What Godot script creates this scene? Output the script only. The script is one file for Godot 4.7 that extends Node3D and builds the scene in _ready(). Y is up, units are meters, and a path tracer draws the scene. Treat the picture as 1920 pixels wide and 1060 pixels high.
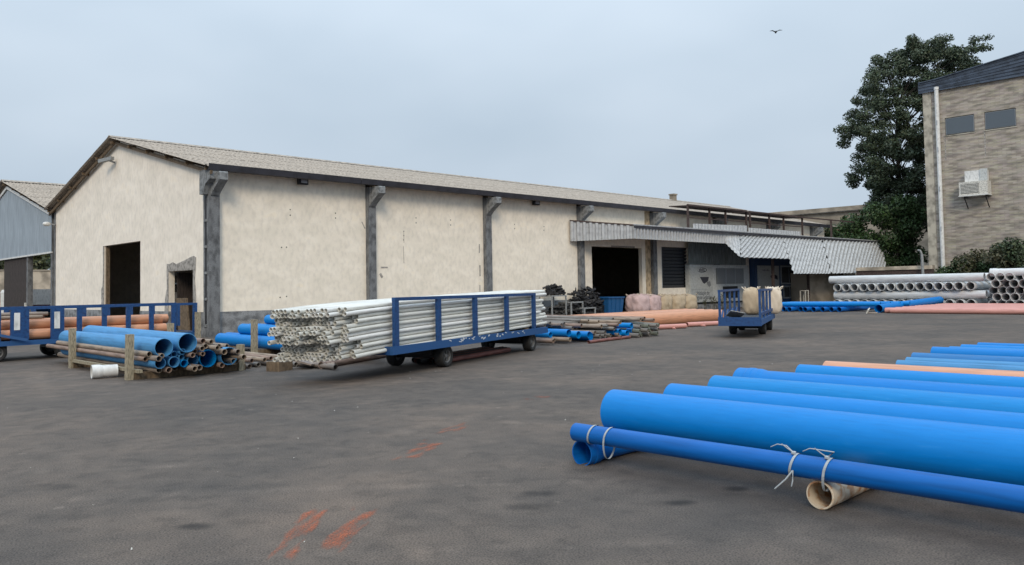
extends Node3D
# Site axes: x runs along the long wall of the warehouse, z points away from that wall into the yard, the corner column stands at the origin.

var M := {}
var cache := {}
var taken := {}
var rng := RandomNumberGenerator.new()


# ---------------------------------------------------------------- helpers
func lin(r: float, g: float, b: float, a := 1.0) -> Color:
	var c := Color(r, g, b).linear_to_srgb()
	c.a = a
	return c


func numbered(called: String) -> String:
	if not taken.has(called):
		taken[called] = 0
		return called
	taken[called] += 1
	return "%s_%03d" % [called, taken[called]]


func tag(o: Node, label := "", category := "", group := "", kind := "") -> Node:
	if label: o.set_meta("label", label)
	if category: o.set_meta("category", category)
	if group: o.set_meta("group", group)
	if kind: o.set_meta("kind", kind)
	return o


func thing(called: String, label: String, category: String, at := Vector3.ZERO, turn := 0.0, group := "") -> Node3D:
	var o := Node3D.new()
	o.name = numbered(called)
	add_child(o)
	o.position = at
	o.rotation.y = turn
	tag(o, label, category, group)
	return o


func part(called: String, mesh: Mesh, m: Material, parent: Node = self, at := Vector3.ZERO, rot := Vector3.ZERO) -> MeshInstance3D:
	var o := MeshInstance3D.new()
	o.name = numbered(called) if parent == self else called
	o.mesh = mesh
	o.material_override = m
	parent.add_child(o, true)
	o.position = at
	o.rotation = rot
	return o


func box(x: float, y: float, z: float) -> Mesh:
	var k := "b%.3f/%.3f/%.3f" % [x, y, z]
	if not cache.has(k):
		var b := BoxMesh.new()
		b.size = Vector3(x, y, z)
		cache[k] = b
	return cache[k]


# a box between two corners
func slab(called: String, a: Vector3, b: Vector3, m: Material, parent: Node) -> MeshInstance3D:
	var s := (b - a).abs()
	return part(called, box(s.x, s.y, s.z), m, parent, (a + b) / 2)


func toward(dir: Vector3, roll := 0.0) -> Basis:
	var z := dir.normalized()
	var up := Vector3.UP if absf(z.y) < 0.95 else Vector3.RIGHT
	var x := up.cross(z).normalized()
	return Basis(x, z.cross(x), z) * Basis(Vector3(0, 0, 1), roll)


# a bar of rectangular section from a to b
func bar(called: String, a: Vector3, b: Vector3, w: float, h: float, m: Material, parent: Node) -> MeshInstance3D:
	var o := part(called, box(w, h, (b - a).length()), m, parent, (a + b) / 2)
	o.basis = toward(b - a)
	return o


class Mb:
	var v := PackedVector3Array()
	var n := PackedVector3Array()
	var uv := PackedVector2Array()
	var c := PackedColorArray()
	var ix := PackedInt32Array()

	func tri(a: Vector3, b: Vector3, d: Vector3) -> void:
		var nn := (d - a).cross(b - a).normalized()
		var k := v.size()
		v.append_array([a, b, d])
		n.append_array([nn, nn, nn])
		ix.append_array([k, k + 1, k + 2])

	func quad(a: Vector3, b: Vector3, d: Vector3, e: Vector3) -> void:
		var nn := (d - a).cross(b - a).normalized()
		var k := v.size()
		v.append_array([a, b, d, e])
		n.append_array([nn, nn, nn, nn])
		ix.append_array([k, k + 1, k + 2, k, k + 2, k + 3])

	func quadn(a: Vector3, b: Vector3, d: Vector3, e: Vector3, na: Vector3, nb: Vector3, nd: Vector3, ne: Vector3) -> void:
		var k := v.size()
		v.append_array([a, b, d, e])
		n.append_array([na, nb, nd, ne])
		ix.append_array([k, k + 1, k + 2, k, k + 2, k + 3])

	func cube(t: Transform3D, s: Vector3) -> void:
		var h := s / 2
		for ax in 3:
			for sg in [-1.0, 1.0]:
				var d := Vector3.ZERO
				d[ax] = sg
				var u := Vector3.ZERO
				u[(ax + 1) % 3] = 1.0
				var w := Vector3.ZERO
				w[(ax + 2) % 3] = 1.0
				if sg < 0:
					var q := u
					u = w
					w = q
				quad(t * ((d - u - w) * h), t * ((d - u + w) * h), t * ((d + u + w) * h), t * ((d + u - w) * h))

	func mesh() -> ArrayMesh:
		var a := []
		a.resize(Mesh.ARRAY_MAX)
		a[Mesh.ARRAY_VERTEX] = v
		a[Mesh.ARRAY_NORMAL] = n
		if uv.size() == v.size(): a[Mesh.ARRAY_TEX_UV] = uv
		if c.size() == v.size(): a[Mesh.ARRAY_COLOR] = c
		a[Mesh.ARRAY_INDEX] = ix
		var m := ArrayMesh.new()
		m.add_surface_from_arrays(Mesh.PRIMITIVE_TRIANGLES, a)
		return m


# revolve a profile of (radius, z) round the z axis; every profile segment is smooth round the axis and sharp along it
func revolve(mb: Mb, prof: Array, seg: int, t := Transform3D()) -> void:
	for i in prof.size() - 1:
		var p: Vector2 = prof[i]
		var q: Vector2 = prof[i + 1]
		var e := (q - p).normalized()
		var nr := Vector2(e.y, -e.x)
		for k in seg:
			var a0 := TAU * k / seg
			var a1 := TAU * (k + 1) / seg
			var d0 := Vector3(cos(a0), sin(a0), 0)
			var d1 := Vector3(cos(a1), sin(a1), 0)
			var zz := Vector3(0, 0, 1)
			var n0 := (t.basis * (d0 * nr.x + zz * nr.y)).normalized()
			var n1 := (t.basis * (d1 * nr.x + zz * nr.y)).normalized()
			mb.quadn(t * (d0 * p.x + zz * p.y), t * (d0 * q.x + zz * q.y), t * (d1 * q.x + zz * q.y), t * (d1 * p.x + zz * p.y), n0, n0, n1, n1)


# hollow pipe from z = 0 to z = length; bell: a widened socket at z = 0
func tube(ro: float, ri: float, length: float, seg := 20, bell := 0.0) -> Mesh:
	var k := "t%.4f/%.4f/%.3f/%d/%.3f" % [ro, ri, length, seg, bell]
	if not cache.has(k):
		var mb := Mb.new()
		if bell > 0:
			var w := (ro - ri)
			var rb := ro + w * 1.3
			revolve(mb, [Vector2(ri, length), Vector2(ri, bell * 1.25), Vector2(rb - w, bell), Vector2(rb - w, 0), Vector2(rb, 0), Vector2(rb, bell * 0.45), Vector2(rb + w * 0.5, bell * 0.5), Vector2(rb + w * 0.5, bell * 0.7), Vector2(rb, bell * 0.75), Vector2(rb, bell), Vector2(ro, bell * 1.25), Vector2(ro, length), Vector2(ri, length)], seg)
		else:
			var ch := minf(0.004, (ro - ri) * 0.3)
			revolve(mb, [Vector2(ri, length), Vector2(ri, 0), Vector2(ro - ch, 0), Vector2(ro, ch), Vector2(ro, length - ch), Vector2(ro - ch, length), Vector2(ri, length)], seg)
		cache[k] = mb.mesh()
	return cache[k]


# a pipe that lies level to x = 0 and sags beyond its support on the side of negative z
func sagging_tube(ro: float, ri: float, z0: float, z1: float, from: float, sag: float, seg := 12) -> Mesh:
	var k := "s%.4f/%.3f/%.3f/%.3f/%.3f" % [ro, z0, z1, from, sag]
	if not cache.has(k):
		var mb := Mb.new()
		var zs := []
		var cut := 7
		for i in cut: zs.append(lerpf(z0, from, i / float(cut - 1)))
		zs.append(z1)
		for i in zs.size() - 1:
			var za: float = zs[i]
			var zb: float = zs[i + 1]
			var ya := -sag * pow(maxf(0.0, from - za), 2)
			var yb := -sag * pow(maxf(0.0, from - zb), 2)
			for s in seg:
				var a0 := TAU * s / seg
				var a1 := TAU * (s + 1) / seg
				var d0 := Vector3(cos(a0), sin(a0), 0)
				var d1 := Vector3(cos(a1), sin(a1), 0)
				var pa := Vector3(0, ya, za)
				var pb := Vector3(0, yb, zb)
				mb.quadn(pa + d0 * ro, pb + d0 * ro, pb + d1 * ro, pa + d1 * ro, d0, d0, d1, d1)
				mb.quadn(pa + d1 * ri, pb + d1 * ri, pb + d0 * ri, pa + d0 * ri, -d1, -d1, -d0, -d0)
				if i == 0: mb.quad(pa + d0 * ri, pa + d0 * ro, pa + d1 * ro, pa + d1 * ri)
				if i == zs.size() - 2: mb.quad(pb + d0 * ro, pb + d0 * ri, pb + d1 * ri, pb + d1 * ro)
		cache[k] = mb.mesh()
	return cache[k]


# a tapered round limb through points with radii
func limb(mb: Mb, pts: Array, rad: Array, seg := 8) -> void:
	var rings := []
	for i in pts.size():
		var d: Vector3 = (pts[mini(i + 1, pts.size() - 1)] - pts[maxi(i - 1, 0)])
		var b := toward(d)
		var ring := []
		for k in seg + 1:
			var a := TAU * k / seg
			ring.append([pts[i] + (b.x * cos(a) + b.y * sin(a)) * rad[i], b.x * cos(a) + b.y * sin(a)])
		rings.append(ring)
	for i in rings.size() - 1:
		for k in seg:
			var a = rings[i][k]
			var b = rings[i + 1][k]
			var c = rings[i + 1][k + 1]
			var d = rings[i][k + 1]
			mb.quadn(a[0], b[0], c[0], d[0], a[1], b[1], c[1], d[1])


func limb_mesh(pts: Array, rad: Array, seg := 8) -> Mesh:
	var mb := Mb.new()
	limb(mb, pts, rad, seg)
	return mb.mesh()


# extrude an outline in the x-y plane along z, centred
func prism(outline: PackedVector2Array, depth: float) -> Mesh:
	var mb := Mb.new()
	var o := outline
	if Geometry2D.is_polygon_clockwise(o): o.reverse()
	var z := depth / 2
	var t := Geometry2D.triangulate_polygon(o)
	for i in range(0, t.size(), 3):
		var a := o[t[i]]
		var b := o[t[i + 1]]
		var d := o[t[i + 2]]
		if (b - a).cross(d - a) < 0:
			var q := b
			b = d
			d = q
		mb.tri(Vector3(a.x, a.y, z), Vector3(d.x, d.y, z), Vector3(b.x, b.y, z))
		mb.tri(Vector3(a.x, a.y, -z), Vector3(b.x, b.y, -z), Vector3(d.x, d.y, -z))
	for i in o.size():
		var a := o[i]
		var b := o[(i + 1) % o.size()]
		mb.quad(Vector3(a.x, a.y, z), Vector3(b.x, b.y, z), Vector3(b.x, b.y, -z), Vector3(a.x, a.y, -z))
	return mb.mesh()


# a corrugated sheet lying in x-z, waves across x, with thickness
func corrugated(w: float, l: float, pitch: float, amp: float, per := 6) -> Mesh:
	var mb := Mb.new()
	var cnt := int(round(w / pitch * per))
	var th := 0.007
	var y := func(x: float) -> float: return amp * sin(TAU * x / pitch)
	var nn := func(x: float) -> Vector3: return Vector3(-amp * TAU / pitch * cos(TAU * x / pitch), 1, 0).normalized()
	for i in cnt:
		var x0 := w * i / cnt
		var x1 := w * (i + 1) / cnt
		var a := Vector3(x0, y.call(x0), 0)
		var b := Vector3(x1, y.call(x1), 0)
		var n0: Vector3 = nn.call(x0)
		var n1: Vector3 = nn.call(x1)
		var L := Vector3(0, 0, l)
		var T := Vector3(0, -th, 0)
		mb.quadn(a, b, b + L, a + L, n0, n1, n1, n0)
		mb.quadn(a + T, a + L + T, b + L + T, b + T, -n0, -n0, -n1, -n1)
		mb.quad(a + L, b + L, b + L + T, a + L + T)
		mb.quad(b, a, a + T, b + T)
	return mb.mesh()


# ribbed metal between an upper and a lower edge of the same number of points; ribs follow (along, down)
func ribbed(top: Array, low: Array, pitch: float, amp: float, along := 1.0, down := 0.0, rows := 1) -> Mesh:
	var mb := Mb.new()
	var run := 0.0
	var wave := func(p: float) -> float:
		var f := fposmod(p, 1.0)
		return amp * (clampf(f * 8.0, 0, 1) - clampf((f - 0.5) * 8.0, 0, 1))
	for s in top.size() - 1:
		var ta: Vector3 = top[s]
		var tb: Vector3 = top[s + 1]
		var la: Vector3 = low[s]
		var lb: Vector3 = low[s + 1]
		var nrm := (tb - ta).cross(la - ta).normalized() * -1.0
		var len := (tb - ta).length()
		var cols := maxi(1, int(ceil(len / (pitch / 8.0)))) if along != 0.0 else 1
		var grid := []
		for i in cols + 1:
			var u := float(i) / cols
			var col := []
			for j in rows + 1:
				var v := float(j) / rows
				var p := ta.lerp(tb, u).lerp(la.lerp(lb, u), v)
				var drop := (ta.lerp(tb, u) - la.lerp(lb, u)).length() * v
				col.append(p + nrm * wave.call((run + len * u) * along / pitch + drop * down / pitch))
			grid.append(col)
		for i in cols:
			for j in rows:
				mb.quad(grid[i][j], grid[i + 1][j], grid[i + 1][j + 1], grid[i][j + 1])
		run += len
	return mb.mesh()


# uneven closed lump: a bag, bulging, with folds
func sack(s: Vector3, sd: int, square := 4.0, fold := 0.05) -> Mesh:
	var mb := Mb.new()
	var nz := FastNoiseLite.new()
	nz.seed = sd
	nz.frequency = 1.6
	nz.fractal_octaves = 3
	var nu := 28
	var nv := 16
	var pt := func(i: int, j: int) -> Vector3:
		var a := TAU * (i % nu) / nu
		var b := PI * j / nv - PI / 2
		var d := Vector3(cos(a) * cos(b), sin(b), sin(a) * cos(b))
		var k := pow(pow(absf(d.x), square) + pow(absf(d.y), square) + pow(absf(d.z), square), -1.0 / square)
		var p := d * k
		var f := 1.0 + fold * 2.0 * nz.get_noise_3d(p.x * 1.3, p.y * 0.8, p.z * 1.3) + fold * 0.6 * nz.get_noise_3d(p.x * 5, p.y * 2.0, p.z * 5)
		return Vector3(p.x * s.x / 2 * f, s.y / 2 + p.y * s.y / 2 * (f if p.y > 0 else 1.0), p.z * s.z / 2 * f)
	var g := []
	for i in nu + 1:
		var col := []
		for j in nv + 1: col.append(pt.call(i, j))
		g.append(col)
	var nm := func(i: int, j: int) -> Vector3:
		var ii := posmod(i, nu)
		if j <= 0: return Vector3.DOWN
		if j >= nv: return Vector3.UP
		var e: Vector3 = g[(ii + 1) % nu][j] - g[posmod(ii - 1, nu)][j]
		var q: Vector3 = g[ii][j + 1] - g[ii][j - 1]
		return q.cross(e).normalized()
	for i in nu:
		for j in nv:
			mb.quadn(g[i][j], g[i + 1][j], g[i + 1][j + 1], g[i][j + 1], nm.call(i, j), nm.call(i + 1, j), nm.call(i + 1, j + 1), nm.call(i, j + 1))
	return mb.mesh()


# ---------------------------------------------------------------- materials
func noise_tex(sd: int, freq: float, ramp: Array, size := 512, oct := 4, kind := FastNoiseLite.TYPE_SIMPLEX_SMOOTH, normal := 0.0, warp := 0.0) -> NoiseTexture2D:
	var nz := FastNoiseLite.new()
	nz.seed = sd
	nz.noise_type = kind
	nz.frequency = freq
	nz.fractal_octaves = oct
	if warp > 0:
		nz.domain_warp_enabled = true
		nz.domain_warp_amplitude = warp
		nz.domain_warp_frequency = freq * 0.8
	var t := NoiseTexture2D.new()
	t.width = size
	t.height = size
	t.seamless = true
	t.noise = nz
	if normal > 0:
		t.as_normal_map = true
		t.bump_strength = normal
	else:
		var g := Gradient.new()
		var offs := PackedFloat32Array()
		var cols := PackedColorArray()
		for r in ramp:
			offs.append(r[0])
			cols.append(r[1] if r[1] is Color else Color(r[1], r[1], r[1]))
		g.offsets = offs
		g.colors = cols
		t.color_ramp = g
	return t


func mat(col: Color, rough := 0.8, tex: Texture2D = null, scl := Vector3.ONE, world := false, metal := 0.0) -> StandardMaterial3D:
	var m := StandardMaterial3D.new()
	m.albedo_color = col
	m.roughness = rough
	m.metallic = metal
	if tex:
		m.albedo_texture = tex
		m.uv1_triplanar = true
		m.uv1_world_triplanar = world
		m.uv1_scale = scl
	return m


func second(m: StandardMaterial3D, tex: Texture2D, scl: Vector3, world := true) -> void:
	m.detail_enabled = true
	m.detail_blend_mode = BaseMaterial3D.BLEND_MODE_MUL
	m.detail_albedo = tex
	m.detail_uv_layer = BaseMaterial3D.DETAIL_UV_2
	m.uv2_triplanar = true
	m.uv2_world_triplanar = world
	m.uv2_scale = scl


func relief(m: StandardMaterial3D, tex: Texture2D, strength: float) -> void:
	m.normal_enabled = true
	m.normal_texture = tex
	m.normal_scale = strength


func materials() -> void:
	var grime := noise_tex(3, 0.012, [[0.0, 0.62], [0.4, 0.86], [0.6, 1.0], [1.0, 1.0]], 512, 5)
	var fine := noise_tex(4, 0.06, [[0.0, 0.74], [0.5, 0.95], [1.0, 1.0]], 512, 4)
	var scuff := noise_tex(5, 0.02, [[0.0, 0.8], [0.45, 0.95], [0.7, 1.0], [1.0, 0.9]], 512, 5)
	var bumps := noise_tex(6, 0.05, [], 512, 4, FastNoiseLite.TYPE_SIMPLEX_SMOOTH, 4.0)
	# plaster: cream paint with grey weathering in drifts and runs
	var drift := noise_tex(11, 0.008, [[0.0, Color(0.945, 0.945, 0.94)], [0.36, Color(0.97, 0.967, 0.962)], [0.52, Color(0.98, 0.976, 0.972)], [0.72, Color(1, 1, 1)], [1.0, Color(1, 0.99, 0.965)]], 1024, 7, FastNoiseLite.TYPE_SIMPLEX_SMOOTH, 0.0, 14.0)
	var runs := noise_tex(12, 0.02, [[0.0, Color(0.935, 0.935, 0.94)], [0.4, Color(0.98, 0.98, 0.98)], [0.6, Color(1, 1, 1)], [1.0, Color(1, 1, 1)]], 1024, 6)
	M.plaster = mat(lin(0.885, 0.81, 0.69), 0.92, drift, Vector3(0.11, 0.16, 0.11), true)
	second(M.plaster, runs, Vector3(0.22, 0.13, 0.22))
	relief(M.plaster, bumps, 0.06)
	M.plaster_gable = mat(lin(0.89, 0.815, 0.71), 0.92, drift, Vector3(0.085, 0.12, 0.085), true)
	second(M.plaster_gable, runs, Vector3(0.2, 0.12, 0.2))
	relief(M.plaster_gable, bumps, 0.06)
	M.ochre = mat(lin(0.55, 0.42, 0.27), 0.92, grime, Vector3(0.6, 0.3, 0.6), true)
	M.cement = mat(lin(0.37, 0.345, 0.315), 0.95, grime, Vector3(0.8, 0.8, 0.8), true)
	M.plinth = mat(lin(0.30, 0.31, 0.32), 0.95, grime, Vector3(0.3, 0.4, 0.3), true)
	second(M.plinth, fine, Vector3(0.7, 0.7, 0.7))
	M.column = mat(lin(0.205, 0.212, 0.22), 0.9, grime, Vector3(0.5, 0.3, 0.5), true)
	second(M.column, fine, Vector3(0.9, 0.6, 0.9))
	M.bracket = mat(lin(0.24, 0.25, 0.255), 0.9, grime, Vector3(0.8, 0.8, 0.8), true)
	M.roof = mat(lin(0.51, 0.44, 0.365), 0.95, noise_tex(21, 0.03, [[0.0, 0.55], [0.4, 0.85], [0.7, 1.0], [1.0, 1.0]], 512, 5), Vector3(0.22, 0.22, 0.22), true)
	second(M.roof, fine, Vector3(0.6, 0.6, 0.6))
	M.roof_dark = mat(lin(0.13, 0.12, 0.11), 0.95, grime, Vector3(0.3, 0.3, 0.3), true)
	M.gutter = mat(lin(0.035, 0.035, 0.045), 0.6, grime, Vector3(0.3, 0.3, 0.3), true)
	M.timber = mat(lin(0.42, 0.36, 0.25), 0.9, noise_tex(31, 0.03, [[0.0, 0.55], [0.5, 0.85], [1.0, 1.0]], 512, 4), Vector3(2.0, 0.5, 2.0), true)
	M.timber_dark = mat(lin(0.17, 0.12, 0.075), 0.9, grime, Vector3(1.5, 0.8, 1.5), true)
	M.brown_wall = mat(lin(0.06, 0.045, 0.04), 0.9, noise_tex(32, 0.03, [[0.0, 0.5], [0.5, 0.85], [1.0, 1.0]], 512, 4), Vector3(0.8, 0.15, 0.8), true)
	M.galv = mat(lin(0.50, 0.515, 0.53), 0.5, noise_tex(33, 0.02, [[0.0, 0.72], [0.45, 0.92], [1.0, 1.0]], 512, 4), Vector3(0.4, 0.25, 0.4), true, 0.15)
	M.galv_old = mat(lin(0.58, 0.595, 0.60), 0.55, noise_tex(34, 0.025, [[0.0, 0.6], [0.45, 0.88], [1.0, 1.0]], 512, 5), Vector3(0.3, 0.2, 0.3), true, 0.1)
	M.clad = mat(lin(0.34, 0.40, 0.46), 0.6, noise_tex(35, 0.02, [[0.0, 0.8], [1.0, 1.0]], 512, 4), Vector3(0.5, 0.05, 0.5), true)
	M.clad_green = mat(lin(0.20, 0.235, 0.23), 0.6, noise_tex(36, 0.02, [[0.0, 0.6], [1.0, 1.0]], 512, 4), Vector3(0.5, 0.1, 0.5), true)
	M.navy_clad = mat(lin(0.055, 0.075, 0.11), 0.55, grime, Vector3(0.2, 0.2, 0.2), true)
	M.rust = mat(lin(0.075, 0.05, 0.045), 0.85, grime, Vector3(1, 1, 1), true)
	M.black = mat(lin(0.012, 0.012, 0.014), 0.7)
	M.scrap = mat(lin(0.03, 0.03, 0.033), 0.7, grime, Vector3(3, 3, 3), true)
	M.scrap_grey = mat(lin(0.075, 0.075, 0.075), 0.8, grime, Vector3(3, 3, 3), true)
	M.steel = mat(lin(0.30, 0.31, 0.31), 0.6, grime, Vector3(2, 2, 2), true)
	M.blue_paint = mat(lin(0.009, 0.062, 0.19), 0.5, noise_tex(41, 0.02, [[0.0, Color(0.55, 0.58, 0.66)], [0.42, Color(0.9, 0.92, 0.95)], [1.0, Color(1, 1, 1)]], 512, 5), Vector3(1.2, 1.2, 1.2), true)
	M.blue_worn = mat(lin(0.012, 0.072, 0.21), 0.6, noise_tex(42, 0.045, [[0.0, Color(1, 1, 1)], [0.60, Color(1, 1, 1)], [0.66, Color(4, 3, 2)], [1.0, Color(4, 3, 2)]], 512, 5), Vector3(0.8, 0.8, 0.8), true)
	M.chip = mat(lin(0.5, 0.52, 0.55), 0.8)
	M.deck = mat(lin(0.05, 0.055, 0.065), 0.85, grime, Vector3(1, 1, 1), true)
	M.rubber = mat(lin(0.014, 0.014, 0.014), 0.85, fine, Vector3(4, 4, 4), true)
	M.rim = mat(lin(0.13, 0.13, 0.13), 0.55, grime, Vector3(4, 4, 4), true, 0.3)
	# plastics
	var along := Vector3(1.5, 1.5, 0.12)
	M.blue = []
	for k in [[0.035, 0.225, 0.60], [0.035, 0.205, 0.565], [0.035, 0.235, 0.59], [0.045, 0.235, 0.565]]:
		var m := mat(lin(k[0], k[1], k[2]), 0.42, noise_tex(50 + M.blue.size(), 0.03, [[0.0, Color(0.2, 0.87, 0.90)], [0.4, Color(0.15, 0.92, 0.96)], [0.74, Color(0.2, 0.935, 0.97)], [0.86, Color(0.6, 0.97, 0.985)], [1.0, Color(1, 1, 1)]], 512, 6), Vector3(2.2, 2.2, 0.2))
		m.uv1_offset = Vector3(M.blue.size() * 0.31, 0.2, 0.7)
		m.metallic_specular = 0.36
		M.blue.append(m)
	M.blue_deep = mat(lin(0.002, 0.115, 0.42), 0.42, scuff, along)
	M.blue_deep.metallic_specular = 0.36
	M.blue_faded = mat(lin(0.06, 0.25, 0.50), 0.6, scuff, along)
	M.teal = mat(lin(0.012, 0.16, 0.42), 0.5, scuff, along)
	M.white_pipe = []
	for k in [[0.76, 0.75, 0.69], [0.70, 0.69, 0.63], [0.80, 0.79, 0.75]]:
		M.white_pipe.append(mat(lin(k[0], k[1], k[2]), 0.45, scuff, along))
	M.grey_pipe = []
	for k in [[0.66, 0.675, 0.68], [0.60, 0.615, 0.62]]:
		M.grey_pipe.append(mat(lin(k[0], k[1], k[2]), 0.4, scuff, along))
	M.orange = []
	for k in [[0.60, 0.285, 0.155], [0.56, 0.25, 0.13], [0.62, 0.31, 0.19]]:
		M.orange.append(mat(lin(k[0], k[1], k[2]), 0.5, scuff, along))
	M.pink = []
	for k in [[0.62, 0.30, 0.255], [0.58, 0.275, 0.23]]:
		M.pink.append(mat(lin(k[0], k[1], k[2]), 0.55, scuff, along))
	M.tan = []
	for k in [[0.32, 0.25, 0.19], [0.25, 0.20, 0.165], [0.30, 0.21, 0.165], [0.20, 0.185, 0.17]]:
		M.tan.append(mat(lin(k[0], k[1], k[2]), 0.7, grime, Vector3(2, 2, 0.3)))
	M.tan_rusty = mat(lin(0.60, 0.51, 0.39), 0.55, noise_tex(61, 0.012, [[0.0, Color(0.72, 0.5, 0.4)], [0.38, Color(0.88, 0.74, 0.62)], [0.5, Color(1, 1, 1)], [1.0, Color(1, 1, 1)]], 512, 5), Vector3(1.2, 1.2, 1.2))
	M.maroon = mat(lin(0.22, 0.085, 0.07), 0.6, grime, Vector3(2, 2, 0.3))
	M.strap = mat(lin(0.36, 0.39, 0.41), 0.5)
	M.tarp = mat(lin(0.16, 0.175, 0.145), 0.85, grime, Vector3(1, 1, 1), true)
	M.bag_beige = mat(lin(0.53, 0.42, 0.29), 0.95, fine, Vector3(2, 2, 2), true)
	M.bag_pink = mat(lin(0.62, 0.45, 0.43), 0.95, fine, Vector3(2, 2, 2), true)
	M.bag_loop = mat(lin(0.62, 0.53, 0.42), 0.95)
	M.bin = mat(lin(0.012, 0.095, 0.25), 0.5, scuff, Vector3(1.5, 1.5, 1.5), true)
	M.cabinet = mat(lin(0.52, 0.54, 0.53), 0.6, scuff, Vector3(0.7, 0.5, 0.7), true)
	M.cabinet_panel = mat(lin(0.42, 0.44, 0.435), 0.6, scuff, Vector3(0.7, 0.5, 0.7), true)
	M.grille = mat(lin(0.17, 0.175, 0.17), 0.7, fine, Vector3(3, 3, 3), true)
	M.dark_print = mat(lin(0.03, 0.032, 0.045), 0.8)
	M.print_grey = mat(lin(0.16, 0.17, 0.18), 0.8)
	M.glass = mat(lin(0.03, 0.035, 0.045), 0.12)
	M.shutter = mat(lin(0.045, 0.052, 0.062), 0.6, grime, Vector3(1, 1, 1), true)
	M.window_sheet = mat(lin(0.085, 0.105, 0.125), 0.35)
	M.frame_blue = mat(lin(0.02, 0.055, 0.13), 0.5)
	M.frame_grey = mat(lin(0.30, 0.32, 0.34), 0.6)
	M.white = mat(lin(0.72, 0.72, 0.70), 0.5, scuff, Vector3(0.6, 0.3, 0.6), true)
	M.white_dirty = mat(lin(0.66, 0.64, 0.58), 0.6, grime, Vector3(1.5, 1.5, 1.5), true)
	M.lens = mat(lin(0.25, 0.25, 0.28), 0.2)
	M.far_wall = mat(lin(0.40, 0.345, 0.275), 0.95, grime, Vector3(0.05, 0.08, 0.05), true)
	M.far_wall_cream = mat(lin(0.56, 0.48, 0.38), 0.95, grime, Vector3(0.1, 0.1, 0.1), true)
	# block wall of the tall building, too far to tell the blocks one by one: courses of grey-brown concrete block
	var im := Image.create(256, 256, false, Image.FORMAT_RGB8)
	im.fill(Color(0.87, 0.85, 0.82))
	rng.seed = 77
	for row in 16:
		var y := row * 16
		var x := -16 if row % 2 else 0
		while x < 256:
			var v := rng.randf_range(0.88, 1.0)
			im.fill_rect(Rect2i(x, y + 2, 30, 14), Color(v, v * rng.randf_range(0.95, 0.985), v * rng.randf_range(0.90, 0.95)))
			x += 32
	M.block = mat(lin(0.43, 0.41, 0.38), 0.95, ImageTexture.create_from_image(im), Vector3(1 / 4.4, 1 / 1.7, 1 / 4.4), true)
	second(M.block, noise_tex(72, 0.012, [[0.0, 0.72], [0.4, 0.9], [0.6, 1.0], [1.0, 1.0]], 512, 5), Vector3(0.12, 0.5, 0.12))
	M.block_edge = mat(lin(0.45, 0.415, 0.345), 0.95, grime, Vector3(0.2, 0.2, 0.2), true)
	M.leaf = StandardMaterial3D.new()
	M.leaf.vertex_color_use_as_albedo = true
	M.leaf.roughness = 0.65
	M.leaf.backlight_enabled = true
	M.leaf.backlight = lin(0.02, 0.04, 0.008)
	M.bark = mat(lin(0.05, 0.042, 0.036), 0.95, grime, Vector3(0.8, 0.3, 0.8), true)


# ---------------------------------------------------------------- camera, sky, light
func view() -> void:
	var cam := Camera3D.new()
	cam.name = "camera"
	add_child(cam)
	cam.position = Vector3(-11.93, 1.5, 26.59)
	cam.basis = Basis(Vector3.UP, deg_to_rad(-44.81)) * Basis(Vector3.RIGHT, atan(61.0 / 1505.0)) * Basis(Vector3.BACK, deg_to_rad(-1.0))
	cam.projection = Camera3D.PROJECTION_FRUSTUM
	cam.near = 0.1
	cam.far = 900.0
	cam.size = 0.1 * 1060.0 / 1505.0
	cam.frustum_offset = Vector2(0, -51.0 / 1505.0 * 0.1)
	cam.current = true
	# overcast sky: even grey-blue, thin drifts of cloud, brighter overhead than at the horizon as a covered sky is
	var w := 768
	var h := 384
	var nz := FastNoiseLite.new()
	nz.seed = 8
	nz.frequency = 1.5
	nz.fractal_octaves = 5
	var nz2 := FastNoiseLite.new()
	nz2.seed = 19
	nz2.frequency = 0.9
	nz2.fractal_octaves = 4
	var px := PackedFloat32Array()
	px.resize(w * h * 3)
	for y in h:
		var el := PI / 2 - PI * (y + 0.5) / h
		var s := maxf(0.0, sin(el))
		for x in w:
			var az := TAU * (x + 0.5) / w
			var d := Vector3(cos(az) * cos(el), sin(el) * 2.6, sin(az) * cos(el))
			var n := nz.get_noise_3dv(d * 1.0) * 0.6 + nz2.get_noise_3dv(d * 2.0) * 0.4
			var k := (0.945 + 2.05 * pow(s, 2.0)) * (1.0 + 0.12 * n)
			var t := clampf(0.5 + n * 0.9, 0.0, 1.0)
			var c := Vector3(0.470, 0.578, 0.692).lerp(Vector3(0.562, 0.650, 0.745), t) * k
			var o := (y * w + x) * 3
			px[o] = c.x
			px[o + 1] = c.y
			px[o + 2] = c.z
	var img := Image.create_from_data(w, h, false, Image.FORMAT_RGBF, px.to_byte_array())
	var sm := PanoramaSkyMaterial.new()
	sm.panorama = ImageTexture.create_from_image(img)
	var sky := Sky.new()
	sky.sky_material = sm
	var env := Environment.new()
	env.background_mode = Environment.BG_SKY
	env.sky = sky
	env.tonemap_mode = Environment.TONE_MAPPER_LINEAR
	env.tonemap_exposure = 1.06
	env.sdfgi_enabled = true
	env.ssao_enabled = true
	env.ssil_enabled = true
	var we := WorldEnvironment.new()
	we.name = "environment"
	we.environment = env
	add_child(we)
	var sun := DirectionalLight3D.new()
	sun.name = "sun"
	add_child(sun)
	sun.light_energy = 0.5
	sun.light_angular_distance = 18.0
	sun.light_color = Color(1.0, 0.93, 0.83)
	sun.shadow_enabled = true
	sun.basis = toward(Vector3(-0.72, 0.66, 0.74))


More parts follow.
